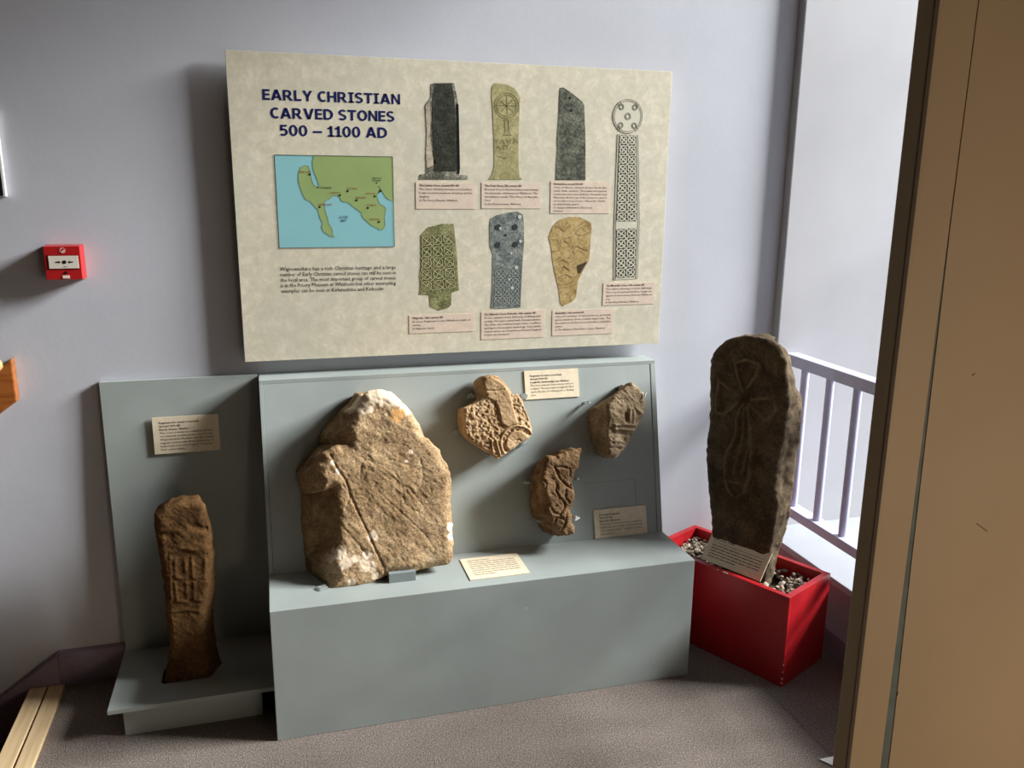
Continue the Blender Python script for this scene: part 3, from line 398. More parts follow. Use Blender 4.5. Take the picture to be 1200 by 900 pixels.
# skirting boards
sk = MB().prism([(-0.0, 0), (-0.026, 0), (-0.026, 0.088), (-0.018, 0.102), (-0.006, 0.106), (0, 0.106)], 'x', -0.931, 1.436)
sk.build('baseboard_back', M_skirt, kind='structure', base=(0, 0, 0), label='lilac-brown skirting board along the back wall', cat='skirting')
ss = MB().prism([(-0.929, 0.106), (-0.929, -0.012), (-1.006, -0.012), (-1.006, -0.20), (-2.6, -1.36), (-2.6, -1.11)], 'y', -0.033, 0.0)
ss.build('baseboard_stairs', M_skirt, kind='structure', base=(-0.93, 0, 0), bevel=0.003,
    label='lilac-brown skirting sloping down beside the stairs', cat='skirting')
MB().prism([(1.45, 0), (1.436, 0), (1.436, 0.078), (1.442, 0.086), (1.45, 0.088)], 'y', NR_, -0.036).build('baseboard_right', M_skirt,
    kind='structure', base=(1.44, -0.7, 0), label='lilac skirting under the window sill right of the red box', cat='skirting')

# stairs going down to the left and the wooden nosing of the landing
st = thing('staircase', (LE, -0.6, 0), 'dark red carpeted stairs going down left of the landing', 'stairs', kind='structure')
for k in range(5):
    x1 = LE-0.25*k; z = -0.18*(k+1)
    MB().box((x1-0.27, -1.1, z-0.1), (x1, 0.0, z)).build('tread', M_step, st, bevel=0.006)
    MB().box((x1-0.012, -1.1, z), (x1, 0.0, z+0.18 if k else -0.02)).build('riser', M_step, st)
ns = thing('stair_nosing', (-0.962, -0.6, 0), 'worn pale wooden nosing strip at the top of the stairs', 'stair nosing')
MB().box((-1.012, -1.12, -0.012), (-0.966, -0.0345, 0.012)).build('plank', M_nose, ns, bevel=0.002)
MB().box((-0.960, -1.12, -0.012), (-0.917, -0.0345, 0.012)).build('plank', M_nose, ns, bevel=0.002)
MB().box((-0.9665, -1.12, -0.012), (-0.9595, -0.0345, 0.006)).build('groove_strip', plain('groove_brown', (88, 62, 36), 0.8), ns)

hr = thing('handrail', (-0.95, 0, 0.95), 'varnished wooden stair handrail on its backing board at the left edge', 'handrail')
sl = math.tan(math.radians(36))
bp = MB().prism([(-0.947, 1.011), (-0.947, 0.891), (-2.2, 0.891-1.253*sl), (-2.2, 1.011-1.253*sl)], 'y', -0.036, -0.001)
bp.build('backing_board', M_hand, hr, bevel=0.004)
d = Vector((-1, 0, -sl)).normalized()
r0 = Vector((-0.962, -0.085, 1.018))
prof = [(0, 0.004), (0.002, 0.012), (0.007, 0.019), (0.014, 0.022)]+[(1.2, 0.022)]
MB().lathe(r0, d, prof, 18).build('rail', M_handend, hr, smooth=True)
for s_ in (0.12, 0.8):
    c = r0+d*s_
    MB().tube(c, (c.x, -0.036, c.z-0.02), 0.008, 10).build('bracket', M_blackp, hr, smooth=True)

# framed notice cut by the left edge of the picture
pf = thing('framed_notice', (-1.05, -0.001, 1.44), 'dark notice with white border at the far left edge', 'picture')
MB().box((-1.21, -0.016, 1.442), (-0.915, -0.001, 1.66)).build('mount', M_white, pf, bevel=0.001)
MB().box((-1.20, -0.0175, 1.444), (-0.9205, -0.0158, 1.60)).build('dark_print', M_blackp, pf)

# tan door frame in the foreground on the right
PX, PY, PK = 0.3905, -1.8, 0.722
fr = thing('wall_front', (PX, PY, 0), 'tan painted door frame and panel close to the camera', 'partition', kind='structure')
def fz(z): return 1.4928+(z-1.4928)*PK
MB().box((PX, PY-0.034*PK, 0), (PX+0.05*PK, PY, 3.0)).build('edge_board', M_tan2, fr, bevel=0.002)
MB().box((PX+0.0005, PY-0.042*PK, 0), (PX+0.006*PK, PY-0.034*PK, 3.0)).build('bead', M_tan, fr, bevel=0.001)
MB().box((PX+0.006*PK, PY-0.040*PK, 0), (PX+0.067*PK, PY-0.030*PK, 3.0)).build('face_board', M_tan, fr, bevel=0.0015)
MB().prism([(PX+0.05*PK, 0), (PX+0.105*PK, 0), (PX+0.082*PK, 1.5), (PX+0.05*PK, 1.5)], 'y', PY-0.0385*PK, PY-0.02*PK).build('old_paint_strip', M_old, fr)
MB().prism([(PX+0.092*PK, 0), (1.45, 0), (1.45, 3.0), (PX+0.0665*PK, 3.0), (PX+0.0685*PK, fz(1.44)), (PX+0.0765*PK, fz(0.9)), (PX+0.083*PK, fz(0.6))], 'y', PY-0.0400*PK, PY-0.0).build('face_panel', M_tan, fr)
for (x, z, l, a) in ((PX+0.196*PK, 0.953, 0.03, -0.6), (PX+0.083*PK, 0.655, 0.007, 1.4), (PX+0.145*PK, 1.205, 0.007, 0.5)):
    u = Vector((math.cos(a), 0, math.sin(a))); v = Vector((-math.sin(a), 0, math.cos(a)))
    MB().obox((x, PY-0.0404*PK, fz(z)), u, v, (0, 1, 0), l*PK, 0.0014, 0.0010).build('scuff', M_ink2, fr)
pp_ = MB().prism([(1.081, -0.920), (1.30, -0.925), (1.28, -1.05), (1.155, -1.04)], 'z', 0.0, 0.004)
pp_.build('white_card', M_white, base=(1.2, -1.0, 0), label='white flat card corner on the carpet beside the tan frame', cat='card')

# ------------------------------------------------------------------ railing on the sill
rg = thing('guard_railing', (1.49, -0.7, 0.263), 'pale lilac railing with round balusters on the window sill', 'railing')
MB().box((1.470, NR_, 0.878), (1.520, -0.036, 0.918)).build('top_rail', M_rail, rg, bevel=0.003)
MB().box((1.470, NR_, 0.345), (1.520, -0.036, 0.379)).build('bottom_rail', M_rail, rg, bevel=0.003)
for k in range(13):
    y = -0.128-0.137*k
    MB().tube((1.495, y, 0.379), (1.495, y, 0.879), 0.0135, 18).build('baluster', M_rail, rg, smooth=True)

# ------------------------------------------------------------------ display case with sloping panel
PO = Vector((0, -0.2395, 0.3873)); PV = Vector((0, 0.2653, 0.9642)); PW = Vector((0, -0.9642, 0.2653)); PU = Vector((1, 0, 0))
def on_panel(u, v, w=0.0): return PO+PU*u+PV*v+PW*w
PLEN = 0.5605
dc = thing('display_case', (0.31, -0.23, 0), 'grey-green painted display plinth with sloping back panel for the stones', 'display case')
MB().box((-0.307, -0.4615, 0), (0.9303, -0.001, 0.3873)).build('plinth', M_case, dc, bevel=0.0015)
x0t, x1t, x0b, x1b = -0.305, 0.9445, -0.306, 0.930
def pan(x0b, x0t, x1b, x1t, w0, w1, v0=0.0, v1=PLEN-0.012):
    k0, k1 = v0/PLEN, v1/PLEN
    q = []
    for w in (w0, w1):
        q += [on_panel(x0b+(x0t-x0b)*k0, v0, w), on_panel(x1b+(x1t-x1b)*k0, v0, w), on_panel(x1b+(x1t-x1b)*k1, v1, w), on_panel(x0b+(x0t-x0b)*k1, v1, w)]
    return MB().add(q, [(0,3,2,1),(4,5,6,7),(0,1,5,4),(1,2,6,5),(2,3,7,6),(3,0,4,7)])
pan(-0.2935, -0.2925, 0.9115, 0.926, -0.018, -0.0015).build('sloping_panel', M_case, dc)
pan(x0b, x0t, -0.2945, -0.2935, -0.018, 0.0).build('frame_strip', M_case, dc, bevel=0.001)
pan(0.913, 0.9275, x1b, x1t, -0.018, 0.0).build('frame_strip', M_case, dc, bevel=0.001)
pan(x0b+.01, x0t+.01, x1b-.01, x1t-.01, -0.024, -0.016).build('backing', M_case_line, dc)
for xb, xt, dx in ((x0b, x0t, 0.018), (x1b, x1t, -0.018)):
    side = [(-0.2395+0.018, 0.3873), (-0.0908+0.012, 0.9157), (-0.001, 0.9157), (-0.001, 0.3873)]
    m = MB(); vs = []
    for off in (0, dx):
        for (y, z) in side:
            k = (z-0.3873)/0.54; vs.append((xb+(xt-xb)*k+off, y, z))
    m.add(vs, [(0,1,2,3),(7,6,5,4),(0,4,5,1),(1,5,6,2),(2,6,7,3),(3,7,4,0)]).build('side_panel', M_case, dc)
MB().add([(x0t, -0.0925, 0.9157), (x1t, -0.0925, 0.9157), (x1t, -0.001, 0.9157), (x0t, -0.001, 0.9157),
          (x0t, -0.0915, 0.9277), (x1t, -0.0915, 0.9277), (x1t-0.004, -0.001, 0.9277), (x0t, -0.001, 0.9277)],
         [(0,3,2,1),(4,5,6,7),(0,1,5,4),(1,2,6,5),(2,3,7,6),(3,0,4,7)]).build('top_ledge', M_case, dc, bevel=0.001)
MB().box((0.019, -0.379, 0.3873), (0.095, -0.26, 0.4155)).build('support_block', plain('grey_block', (134, 142, 142), 0.5), dc, bevel=0.001)
for a, b, c_, e in ((0.6715, 0.1785, 0.173, 0.0006), (0.8440, 0.1, 0.0006, 0.078)):
    MB().obox(on_panel(a, b, -0.0016), PU, PV, PW, c_, e, 0.0004).build('hairline_joint', M_case_line, dc)
for u, v, w0, w1 in ((0.312, 0.478, 0, 0.045), (0.480, 0.468, 0, 0.045), (0.469, 0.322, 0, 0.05), (0.352, 0.303, 0, 0.03), (0.262, 0.370, 0, 0.03)):
    MB().tube(on_panel(u, v, -0.001), on_panel(u, v, w1), 0.0085, 14).build('peg', M_peg, dc, smooth=True)
for u, v, w1 in ((0.473, 0.199, 0.05), (0.494, 0.082, 0.07), (0.6255, 0.201, 0.06), (0.690, 0.436, 0.035), (0.688, 0.270, 0.05)):
    MB().tube(on_panel(u, v, -0.001), on_panel(u+0.004, v, w1), 0.0045, 10).build('peg', M_peg, dc, smooth=True)
for (u, v, w0, du, dv) in ((0.6035, 0.089, 0.116, 0.012, 0.006), (0.850, 0.455, 0.118, 0.006, 0.014)):
    MB().tube(on_panel(u, v, -0.001), on_panel(u, v, w0-0.02), 0.004, 8).build('peg', M_white, dc, smooth=True)
    MB().tube(on_panel(u-du, v-dv, w0), on_panel(u+du*0.2, v+dv*0.2, w0), 0.0028, 8).build('clip', M_white, dc, smooth=True)
MB().obox(on_panel(0.44, -0.30, 0), PU, PV, PW, 0.0001, 0.0001, 0.0001) if False else None
MB().obox((0.398, -0.4619, 0.2995), (1, 0, 0.3), (-0.3, 0, 1), (0, 1, 0), 0.006, 0.002, 0.0006).build('paint_chip', M_chip, dc)

MB().obox((-0.172, -0.378, 0.3875), (0.94, 0.34, 0), (-0.34, 0.94, 0), (0, 0, 1), 0.024, 0.02, 0.007).build('clip', M_peg, dc, bevel=0.001)
# ------------------------------------------------------------------ low stand at the left
ls = thing('low_stand', (-0.53, -0.2, 0), 'low grey-green stand with upright back panel and thin shelf', 'display stand')
MB().prism([(-0.020, 0.9299), (-0.002, 0.9299), (-0.002, 0.0842), (-0.042, 0.0842), (-0.042, 0.0962)], 'x', -0.7395, -0.309).build('back_panel', M_case, ls, bevel=0.001)
# shelf with a hole for the stone
def plate_with_hole(outer, hole, z0, z1):
    bm = bmesh.new()
    def loop(p, z):
        vs = [bm.verts.new((x, y, z)) for x, y in p]
        return vs, [bm.edges.new((vs[i], vs[(i+1) % len(vs)])) for i in range(len(vs))]
    rings = {}
    for z in (z0, z1):
        vo, eo = loop(outer, z); vh, eh = loop(hole, z)
        bmesh.ops.triangle_fill(bm, use_beauty=True, use_dissolve=False, edges=eo+eh)
        rings[z] = (vo, vh)
    for k in (0, 1):
        a, b = rings[z0][k], rings[z1][k]
        for i in range(len(a)):
            bm.faces.new((a[i], a[(i+1) % len(a)], b[(i+1) % len(a)], b[i]))
    bm.verts.index_update()
    m = MB(); m.add([v.co[:] for v in bm.verts], [[v.index for v in f.verts] for f in bm.faces]); bm.free()
    return m
hole = [(-0.618, -0.246), (-0.609, -0.252), (-0.486, -0.252), (-0.456, -0.182), (-0.458, -0.170), (-0.475, -0.165), (-0.600, -0.165), (-0.618, -0.175)]
plate_with_hole([(-0.7428, -0.3499), (-0.309, -0.3499), (-0.309, -0.002), (-0.7428, -0.002)], hole, 0.0842, 0.0962).build('shelf', M_case, ls)
MB().box((-0.7087, -0.3286, 0), (-0.3451, -0.31, 0.0842)).build('kick_board', M_case, ls, bevel=0.001)
for x in (-0.7087, -0.3631):
    MB().box((x, -0.31, 0), (x+0.018, -0.03, 0.0842)).build('kick_side', M_case, ls)
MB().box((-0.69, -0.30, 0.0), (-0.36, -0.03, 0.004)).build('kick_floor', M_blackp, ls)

# ------------------------------------------------------------------ carved stones
FRAMES = {'panel': (np.array(PO), np.array(PU), np.array(PV), np.array(PW)),
          'slab': (np.array([1.1757, -0.5992, 0]), np.array([0.44860, -0.89373, 0]), np.array([0, 0, 1.0]), np.array([-0.89373, -0.44860, 0])),
          'shaft': (np.zeros(3), np.array([1.0, 0, 0]), np.array([0, 0, 1.0]), np.array([0, -1.0, 0]))}
def carved_stone(key, name, mat, label, cat, M=260, NS=12, step=0.0026, carve=1.0, grain=-0.8, edge=0.006, rough=1.0, jag=0.0022, base=None, sidejag=0.006, seed=1, wmin=None):
    d = STONES[key]; o, U, V, Wd = FRAMES[d['fr']]
    F = np.array(d['front'], float); B = np.array(d['back'], float); n = len(F)
    rough *= d.get('rough', 1.0)
    nx = np.roll(F, -1, 0); L = np.hypot(*(nx-F).T)+0.3*np.hypot(*(np.roll(B, -1, 0)-B).T)
    cum = np.concatenate([[0], np.cumsum(L)]); t = np.linspace(0, cum[-1], M, endpoint=False)
    i = np.clip(np.searchsorted(cum, t, 'right')-1, 0, n-1); f = ((t-cum[i])/L[i])[:, None]
    Fc = F[i]*(1-f)+F[(i+1) % n]*f; Bc = B[i]*(1-f)+B[(i+1) % n]*f
    for _ in range(1):
        Fc = (np.roll(Fc, 1, 0)+2*Fc+np.roll(Fc, -1, 0))/4; Bc = (np.roll(Bc, 1, 0)+2*Bc+np.roll(Bc, -1, 0))/4
    tan = np.roll(Fc, -1, 0)-np.roll(Fc, 1, 0); nrm = np.stack([-tan[:, 1], tan[:, 0]], 1); nrm /= np.linalg.norm(nrm, axis=1)[:, None]+1e-9
    ar = 0.5*np.sum(Fc[:, 0]*np.roll(Fc[:, 1], -1)-np.roll(Fc[:, 0], -1)*Fc[:, 1])
    if ar > 0: nrm = -nrm
    wf, wb = d['wf'], d['wb']
    rings = []
    def uvw(uv, w): return np.concatenate([uv, w[:, None]], 1)
    bc = Bc.mean(0)
    for r in (0.02, 0.5, 0.9):
        rings.append(uvw(bc+(Bc-bc)*r, np.full(M, wb)))
    for k in range(NS+1):
        s = k/NS
        uv = Bc*(1-s)+Fc*s; w = np.full(M, wb+(wf-edge-wb)*s)
        P = uvw(uv, w)
        amp = sidejag*math.sin(math.pi*min(1, s*0.9+0.05))*rough
        off = fbm(P, 22, 4, seed)*amp+fbm(P, 70, 3, seed+9)*jag*rough
        rings.append(uvw(uv+nrm*off[:, None], w+fbm(P, 40, 3, seed+3)*jag*0.8*(1 if 0 < k < NS else 0)))
    side = np.concatenate(rings); nside = len(side); nr = len(rings)
    ring = rings[-1][:, :2]
    lo, hi = ring.min(0), ring.max(0)
    rng = np.random.RandomState(seed)
    gx, gy = np.meshgrid(np.arange(lo[0], hi[0], step), np.arange(lo[1], hi[1], step*0.87))
    gx = gx+(np.arange(gx.shape[0]) % 2)[:, None]*step*0.5
    G = np.stack([gx.ravel(), gy.ravel()], 1)+rng.uniform(-0.22, 0.22, (gx.size, 2))*step
    closed = np.concatenate([ring, ring[:1]])
    G = G[inside(G, ring.tolist())]
    G = G[seg_dist(G, closed) > step*0.5]
    pts = [Vector(q) for q in np.concatenate([ring, G]).tolist()]
    ov, oe, of, orv, _, _ = delaunay_2d_cdt(pts, [], [list(range(M))], 1, 1e-7)
    uv = np.array([(q.x, q.y) for q in ov]); mp = []; keep = []
    for k, src in enumerate(orv):
        r = [s for s in src if s < M]
        if r: mp.append((nr-1)*M+r[0])
        else: mp.append(nside+len(keep)); keep.append(k)
    uv = uv[keep]; n_ = len(uv)
    de = seg_dist(uv, closed)
    w = np.full(n_, wf)-edge*np.clip(1-de/(edge*1.8), 0, 1)**2
    P = uvw(uv, np.full(n_, 0.3))
    ca, sa = math.cos(grain), math.sin(grain)
    Q = np.stack([(uv[:, 0]*ca+uv[:, 1]*sa)*0.4, -uv[:, 0]*sa+uv[:, 1]*ca, np.full(n_, 0.7)], 1)
    hgt = fbm(P, 14, 4, seed+5, 0.55)*0.0026*rough+fbm(Q, 95, 4, seed+7, 0.6)*0.0010*rough-np.maximum(0, fbm(P, 130, 2, seed+13)-0.55)*0.0022*rough
    if 'peck' in d:
        inz = np.zeros(n_)
        for wd, hh, poly in d.get('raised', []): inz = np.maximum(inz, inside(uv, poly)*1.0)
        for wd, hh, pl_ in d.get('ridges', []): inz = np.maximum(inz, (seg_dist(uv, pl_) < wd)*1.0)
        hgt -= (1-inz)*np.clip(fbm(P, 150, 2, seed+11)*0.8+0.4, 0, 1)*d['peck']
    wob = 1+0.35*fbm(P, 60, 2, seed+15)
    for wd, hh, poly in d.get('raised', []):
        hgt += np.where(inside(uv, poly), 1, 0)*np.clip(seg_dist(uv, poly+poly[:1])/0.004, 0, 1)*hh*carve
    for wd, hh, pl_ in d.get('ridges', []): hgt += hh*carve*wob*np.exp(-(seg_dist(uv, pl_)/wd)**2)
    for wd, hh, pl_ in d.get('grooves', []): hgt -= hh*carve*wob*np.exp(-(seg_dist(uv, pl_)/wd)**2)
    P = np.concatenate([side, uvw(uv, w+hgt*np.clip(de/0.006, 0.2, 1))])
    X = o+P[:, :1]*U+P[:, 1:2]*V+P[:, 2:]*Wd
    faces = []
    for k in range(nr-1):
        a = k*M; b = a+M
        for j in range(M):
            j2 = (j+1) % M
            faces.append((a+j, a+j2, b+j2, b+j))
    faces += [tuple(mp[q] for q in f) for f in of]
    if wmin is not None: X[:, 2] = np.maximum(X[:, 2], wmin)
    base = np.array(base if base is not None else X[X[:, 2].argmin()])
    me = bpy.data.meshes.new(name); me.from_pydata((X-base).tolist(), [], faces)
    patch = np.zeros((len(P), 4)); patch[:, 3] = 1
    if 'blobs' in d:
        nz = fbm(P, 55, 3, seed+21)
        for bl in d['blobs']:
            dist = np.hypot(P[:, 0]-bl[0], P[:, 1]-bl[1])/bl[2]
            c = np.clip((1.15+0.45*nz-dist)/0.18, 0, 1)*(P[:, 2] > wf*0.45)
            k = 1 if len(bl) > 3 else 0
            patch[:, k] = np.maximum(patch[:, k], c)
    rl = np.zeros(n_)
    for wd, hh, pl_ in d.get('ridges', []): rl = np.maximum(rl, np.exp(-(seg_dist(uv, pl_)/(wd*0.8))**2))
    patch[nside:, 2] = rl*np.clip(0.75+0.5*fbm(uvw(uv, np.full(n_, 0.5)), 50, 3, seed+31), 0, 1)
    at = me.color_attributes.new('patch', 'FLOAT_COLOR', 'POINT'); at.data.foreach_set('color', patch.ravel())
    bm = bmesh.new(); bm.from_mesh(me)
    bmesh.ops.holes_fill(bm, edges=[e for e in bm.edges if e.is_boundary], sides=0)
    bmesh.ops.recalc_face_normals(bm, faces=bm.faces)
    bm.to_mesh(me); bm.free()
    me.shade_smooth(); me.materials.append(mat)
    ob = bpy.data.objects.new(name, me); ob.location = base
    return put(ob, None, label, cat)
SM_big = stone_mat('big_sandstone', (150, 122, 92), (202, 170, 130), (232, 203, 163), 20, 0.5, ((226, 200, 170), (246, 228, 204), (214, 164, 106)))
SM_head = stone_mat('warm_sandstone', (172, 140, 102), (208, 174, 134), (230, 200, 162), 18, 0.35)
SM_cres = stone_mat('brown_stone', (98, 74, 52), (146, 116, 86), (182, 150, 116), 18, 0.45)
SM_bar = stone_mat('grey_tan_stone', (130, 110, 86), (172, 152, 124), (204, 184, 154), 18, 0.4)
SM_slab = stone_mat('dark_greywacke', (68, 57, 46), (102, 88, 70), (136, 119, 96), 12, 0.35, wear=(128, 112, 88))
SM_shaft = stone_mat('red_brown_sandstone', (78, 54, 32), (108, 79, 48), (130, 98, 63), 14, 0.4)
carved_stone('big', 'carved_stone', SM_big, 'largest carved stone, buff and rounded at the top, resting on the display plinth', 'carved stone', M=340, step=0.0030, carve=0.6, edge=0.016, rough=1.25, sidejag=0.011, NS=18, seed=3, wmin=0.3875)
carved_stone('crosshead', 'carved_stone', SM_head, 'warm buff cross-head fragment with raised ring, top centre of the sloping panel', 'carved stone', seed=12, step=0.0019, carve=0.75, edge=0.005, jag=0.0014, sidejag=0.003, rough=0.8)
carved_stone('crescent', 'carved_stone', SM_cres, 'dark brown crescent-shaped fragment with knotwork, lowest on the sloping panel', 'carved stone', seed=23, step=0.0021, carve=0.6, edge=0.006, jag=0.002, sidejag=0.004, rough=1.3)
carved_stone('barred', 'carved_stone', SM_bar, 'grey-tan angular fragment with raised bars, at the right of the sloping panel', 'carved stone', seed=31, step=0.0021, carve=0.7, edge=0.006, jag=0.0018, sidejag=0.003, rough=1.2)
carved_stone('slab', 'standing_slab', SM_slab, 'tall dark slab carved with a cross, standing in the red box', 'carved stone', M=380, step=0.0042, carve=1.7, seed=44, edge=0.010, jag=0.0028, sidejag=0.007, wmin=0.02)
carved_stone('shaft', 'cross_shaft', SM_shaft, 'narrow red-brown cross-shaft standing in the hole of the low stand', 'carved stone', M=300, step=0.0030, carve=0.55, seed=52, edge=0.010, jag=0.002, sidejag=0.004, wmin=0.0045)

# ------------------------------------------------------------------ red box with chippings
BO = Vector((1.1757, -0.5992, 0)); BL_ = Vector((0.44860, -0.89373, 0)); BW = Vector((-0.89373, -0.44860, 0))
bl, bw, bh, bt = 0.518, 0.2491, 0.2983, 0.019
rb = thing('red_box', tuple(BO-BL_*bl/2-BW*bw/2), 'red painted wooden box holding the tall dark slab', 'box')
Zv = Vector((0, 0, 1))
MB().obox(BO, -BL_, -BW, Zv, bl, bt, bh).build('front_board', M_red, rb, bevel=0.0015)
MB().obox(BO-BW*(bw-bt), -BL_, -BW, Zv, bl, bt, bh).build('back_board', M_red, rb, bevel=0.0015)
MB().obox(BO-BW*bt, -BL_, -BW, Zv, bt, bw-2*bt, bh).build('end_board', M_red, rb, bevel=0.0008)
MB().obox(BO-BW*bt-BL_*(bl-bt), -BL_, -BW, Zv, bt, bw-2*bt, bh).build('end_board', M_red, rb, bevel=0.0008)
MB().obox(BO-BW*bt-BL_*bt, -BL_, -BW, Zv, bl-2*bt, bw-2*bt, 0.018).build('bottom_board', M_red, rb)
for k, (s_, z, a, b) in enumerate(((0.0, 0.026, 0.004, 0.007), (0.0, 0.05, 0.003, 0.005), (0.0, 0.012, 0.005, 0.006), (0.0, 0.075, 0.002, 0.004), (0.215, 0.297, 0.018, 0.0035), (0.25, 0.2972, 0.006, 0.003))):
    MB().obox(BO-BL_*s_+BW*0.0006+Zv*z+BL_*0.0004, -BL_, -BW, Zv, a, 0.003, b*0.7).build('paint_chip', M_chip, rb)

def gravel():
    t = NT('grey_stone_chippings')
    at = t.n('ShaderNodeAttribute'); at.attribute_name = 'tone'
    col = t.mix(0.35, at.outputs['Color'], t.ramp(t.noise(150, 4), [(0.3, (90, 80, 72)), (0.7, (205, 190, 172))]))
    return t.out(col, 0.9, 0.15)
random.seed(9)
gm = MB(); tones = []
ico = bmesh.new(); bmesh.ops.create_icosphere(ico, subdivisions=1, radius=1.0)
iv = [v.co.copy() for v in ico.verts]; ifc = [tuple(v.index for v in f.verts) for f in ico.faces]; ico.free()
inner0 = BO-BL_*bt-BW*bt
gc = inner0-BL_*(bl-2*bt)/2-BW*(bw-2*bt)/2
for k in range(900):
    a = random.uniform(0.010, bl-2*bt-0.010); b = random.uniform(0.010, bw-2*bt-0.010)
    layer = k % 3
    z = 0.238+0.011*layer+random.uniform(0, 0.012)
    if 0.075 < b+bt < 0.185 and 0.105 < a+bt < 0.37: continue
    c = inner0-BL_*a-BW*b+Zv*z
    R = Matrix.Rotation(random.uniform(0, 6.28), 3, 'Z') @ Matrix.Rotation(random.uniform(-0.7, 0.7), 3, 'X') @ Matrix.Rotation(random.uniform(-0.7, 0.7), 3, 'Y')
    s = random.uniform(0.0065, 0.0115); sc = Vector((s*random.uniform(0.9, 1.5), s*random.uniform(0.6, 1.0), s*random.uniform(0.4, 0.75)))
    gm.add([c+R @ Vector((v.x*sc.x*random.uniform(0.7, 1.15), v.y*sc.y*random.uniform(0.7, 1.15), v.z*sc.z*random.uniform(0.7, 1.15))) for v in iv], ifc)
    g = random.choice([(96, 86, 78), (128, 116, 104), (160, 146, 130), (190, 176, 158), (112, 104, 98), (146, 128, 112)])
    tones += [(*lin(g), 1)]*len(iv)
gravel_o = gm.build('stone_chippings', gravel(), base=tuple(gc+Zv*0.235), fix=False, label='grey and buff stone chippings filling the red box', cat='gravel', kind='stuff')
ga = gravel_o.data.color_attributes.new('tone', 'FLOAT_COLOR', 'POINT'); ga.data.foreach_set('color', np.array(tones).ravel())
MB().obox(inner0+Zv*0.019, -BL_, -BW, Zv, bl-2*bt, bw-2*bt, 0.212).build('fill_bed', plain('dark_bed', (70, 62, 56), 0.95, 0.05, 0.2, 60), rb)

# ------------------------------------------------------------------ text and flat print
_FONTOBJ = {}
def glyphs(txt, bold=False, slant=0.0):
    """text outline as vertices and faces in its own unit space"""
    cu = bpy.data.curves.new('lettering', 'FONT')
    cu.body = txt; cu.size = 1.0; cu.resolution_u = 2 if bold == 2 else 1
    cu.offset = {False: 0.0, True: 0.018, 2: 0.034, 3: 0.008}[bold]
    cu.shear = slant
    o = bpy.data.objects.new('lettering', cu)
    COL.objects.link(o)
    dg = bpy.context.evaluated_depsgraph_get()
    me = o.evaluated_get(dg).to_mesh()
    vs = [(v.co.x, v.co.y) for v in me.vertices]; fs = [tuple(p.vertices) for p in me.polygons]
    o.evaluated_get(dg).to_mesh_clear()
    bpy.data.objects.remove(o); bpy.data.curves.remove(cu)
    return vs, fs
CAPH = max(v[1] for v in glyphs('H')[0])
def text_into(mb, txt, x0, x1, y, cap, place, bold=False, slant=0.0):
    """place(x, y) -> world; text stretched to run from x0 to x1 on baseline y; cap height cap"""
    vs, fs = glyphs(txt, bold, slant)
    if not vs: return
    a = min(v[0] for v in vs); b = max(v[0] for v in vs); sx = (x1-x0)/(b-a); sy = cap/CAPH
    mb.add([place(x0+(vx-a)*sx, y+vy*sy) for vx, vy in vs], fs)
def text_width(txt, cap, bold=False):
    vs, fs = glyphs(txt, bold); return (max(v[0] for v in vs)-min(v[0] for v in vs))*cap/CAPH

def strip_into(mb, pts, width, place):
    pts = [Vector(q) for q in pts]; n = len(pts); vs = []
    for i, q in enumerate(pts):
        t = (pts[min(i+1, n-1)]-pts[max(i-1, 0)]); t = t.normalized() if t.length > 1e-9 else Vector((1, 0))
        nn = Vector((-t.y, t.x))*width/2
        vs += [place(*(q+nn)), place(*(q-nn))]
    mb.add(vs, [(2*i, 2*i+1, 2*i+3, 2*i+2) for i in range(n-1)])
def poly_into(mb, pts, place): mb.add([place(*q) for q in pts], [tuple(range(len(pts)))])
def disc_into(mb, c, r, place, n=14, ry=None):
    ry = ry or r
    mb.add([place(c[0]+r*math.cos(2*math.pi*i/n), c[1]+ry*math.sin(2*math.pi*i/n)) for i in range(n)], [tuple(range(n))])

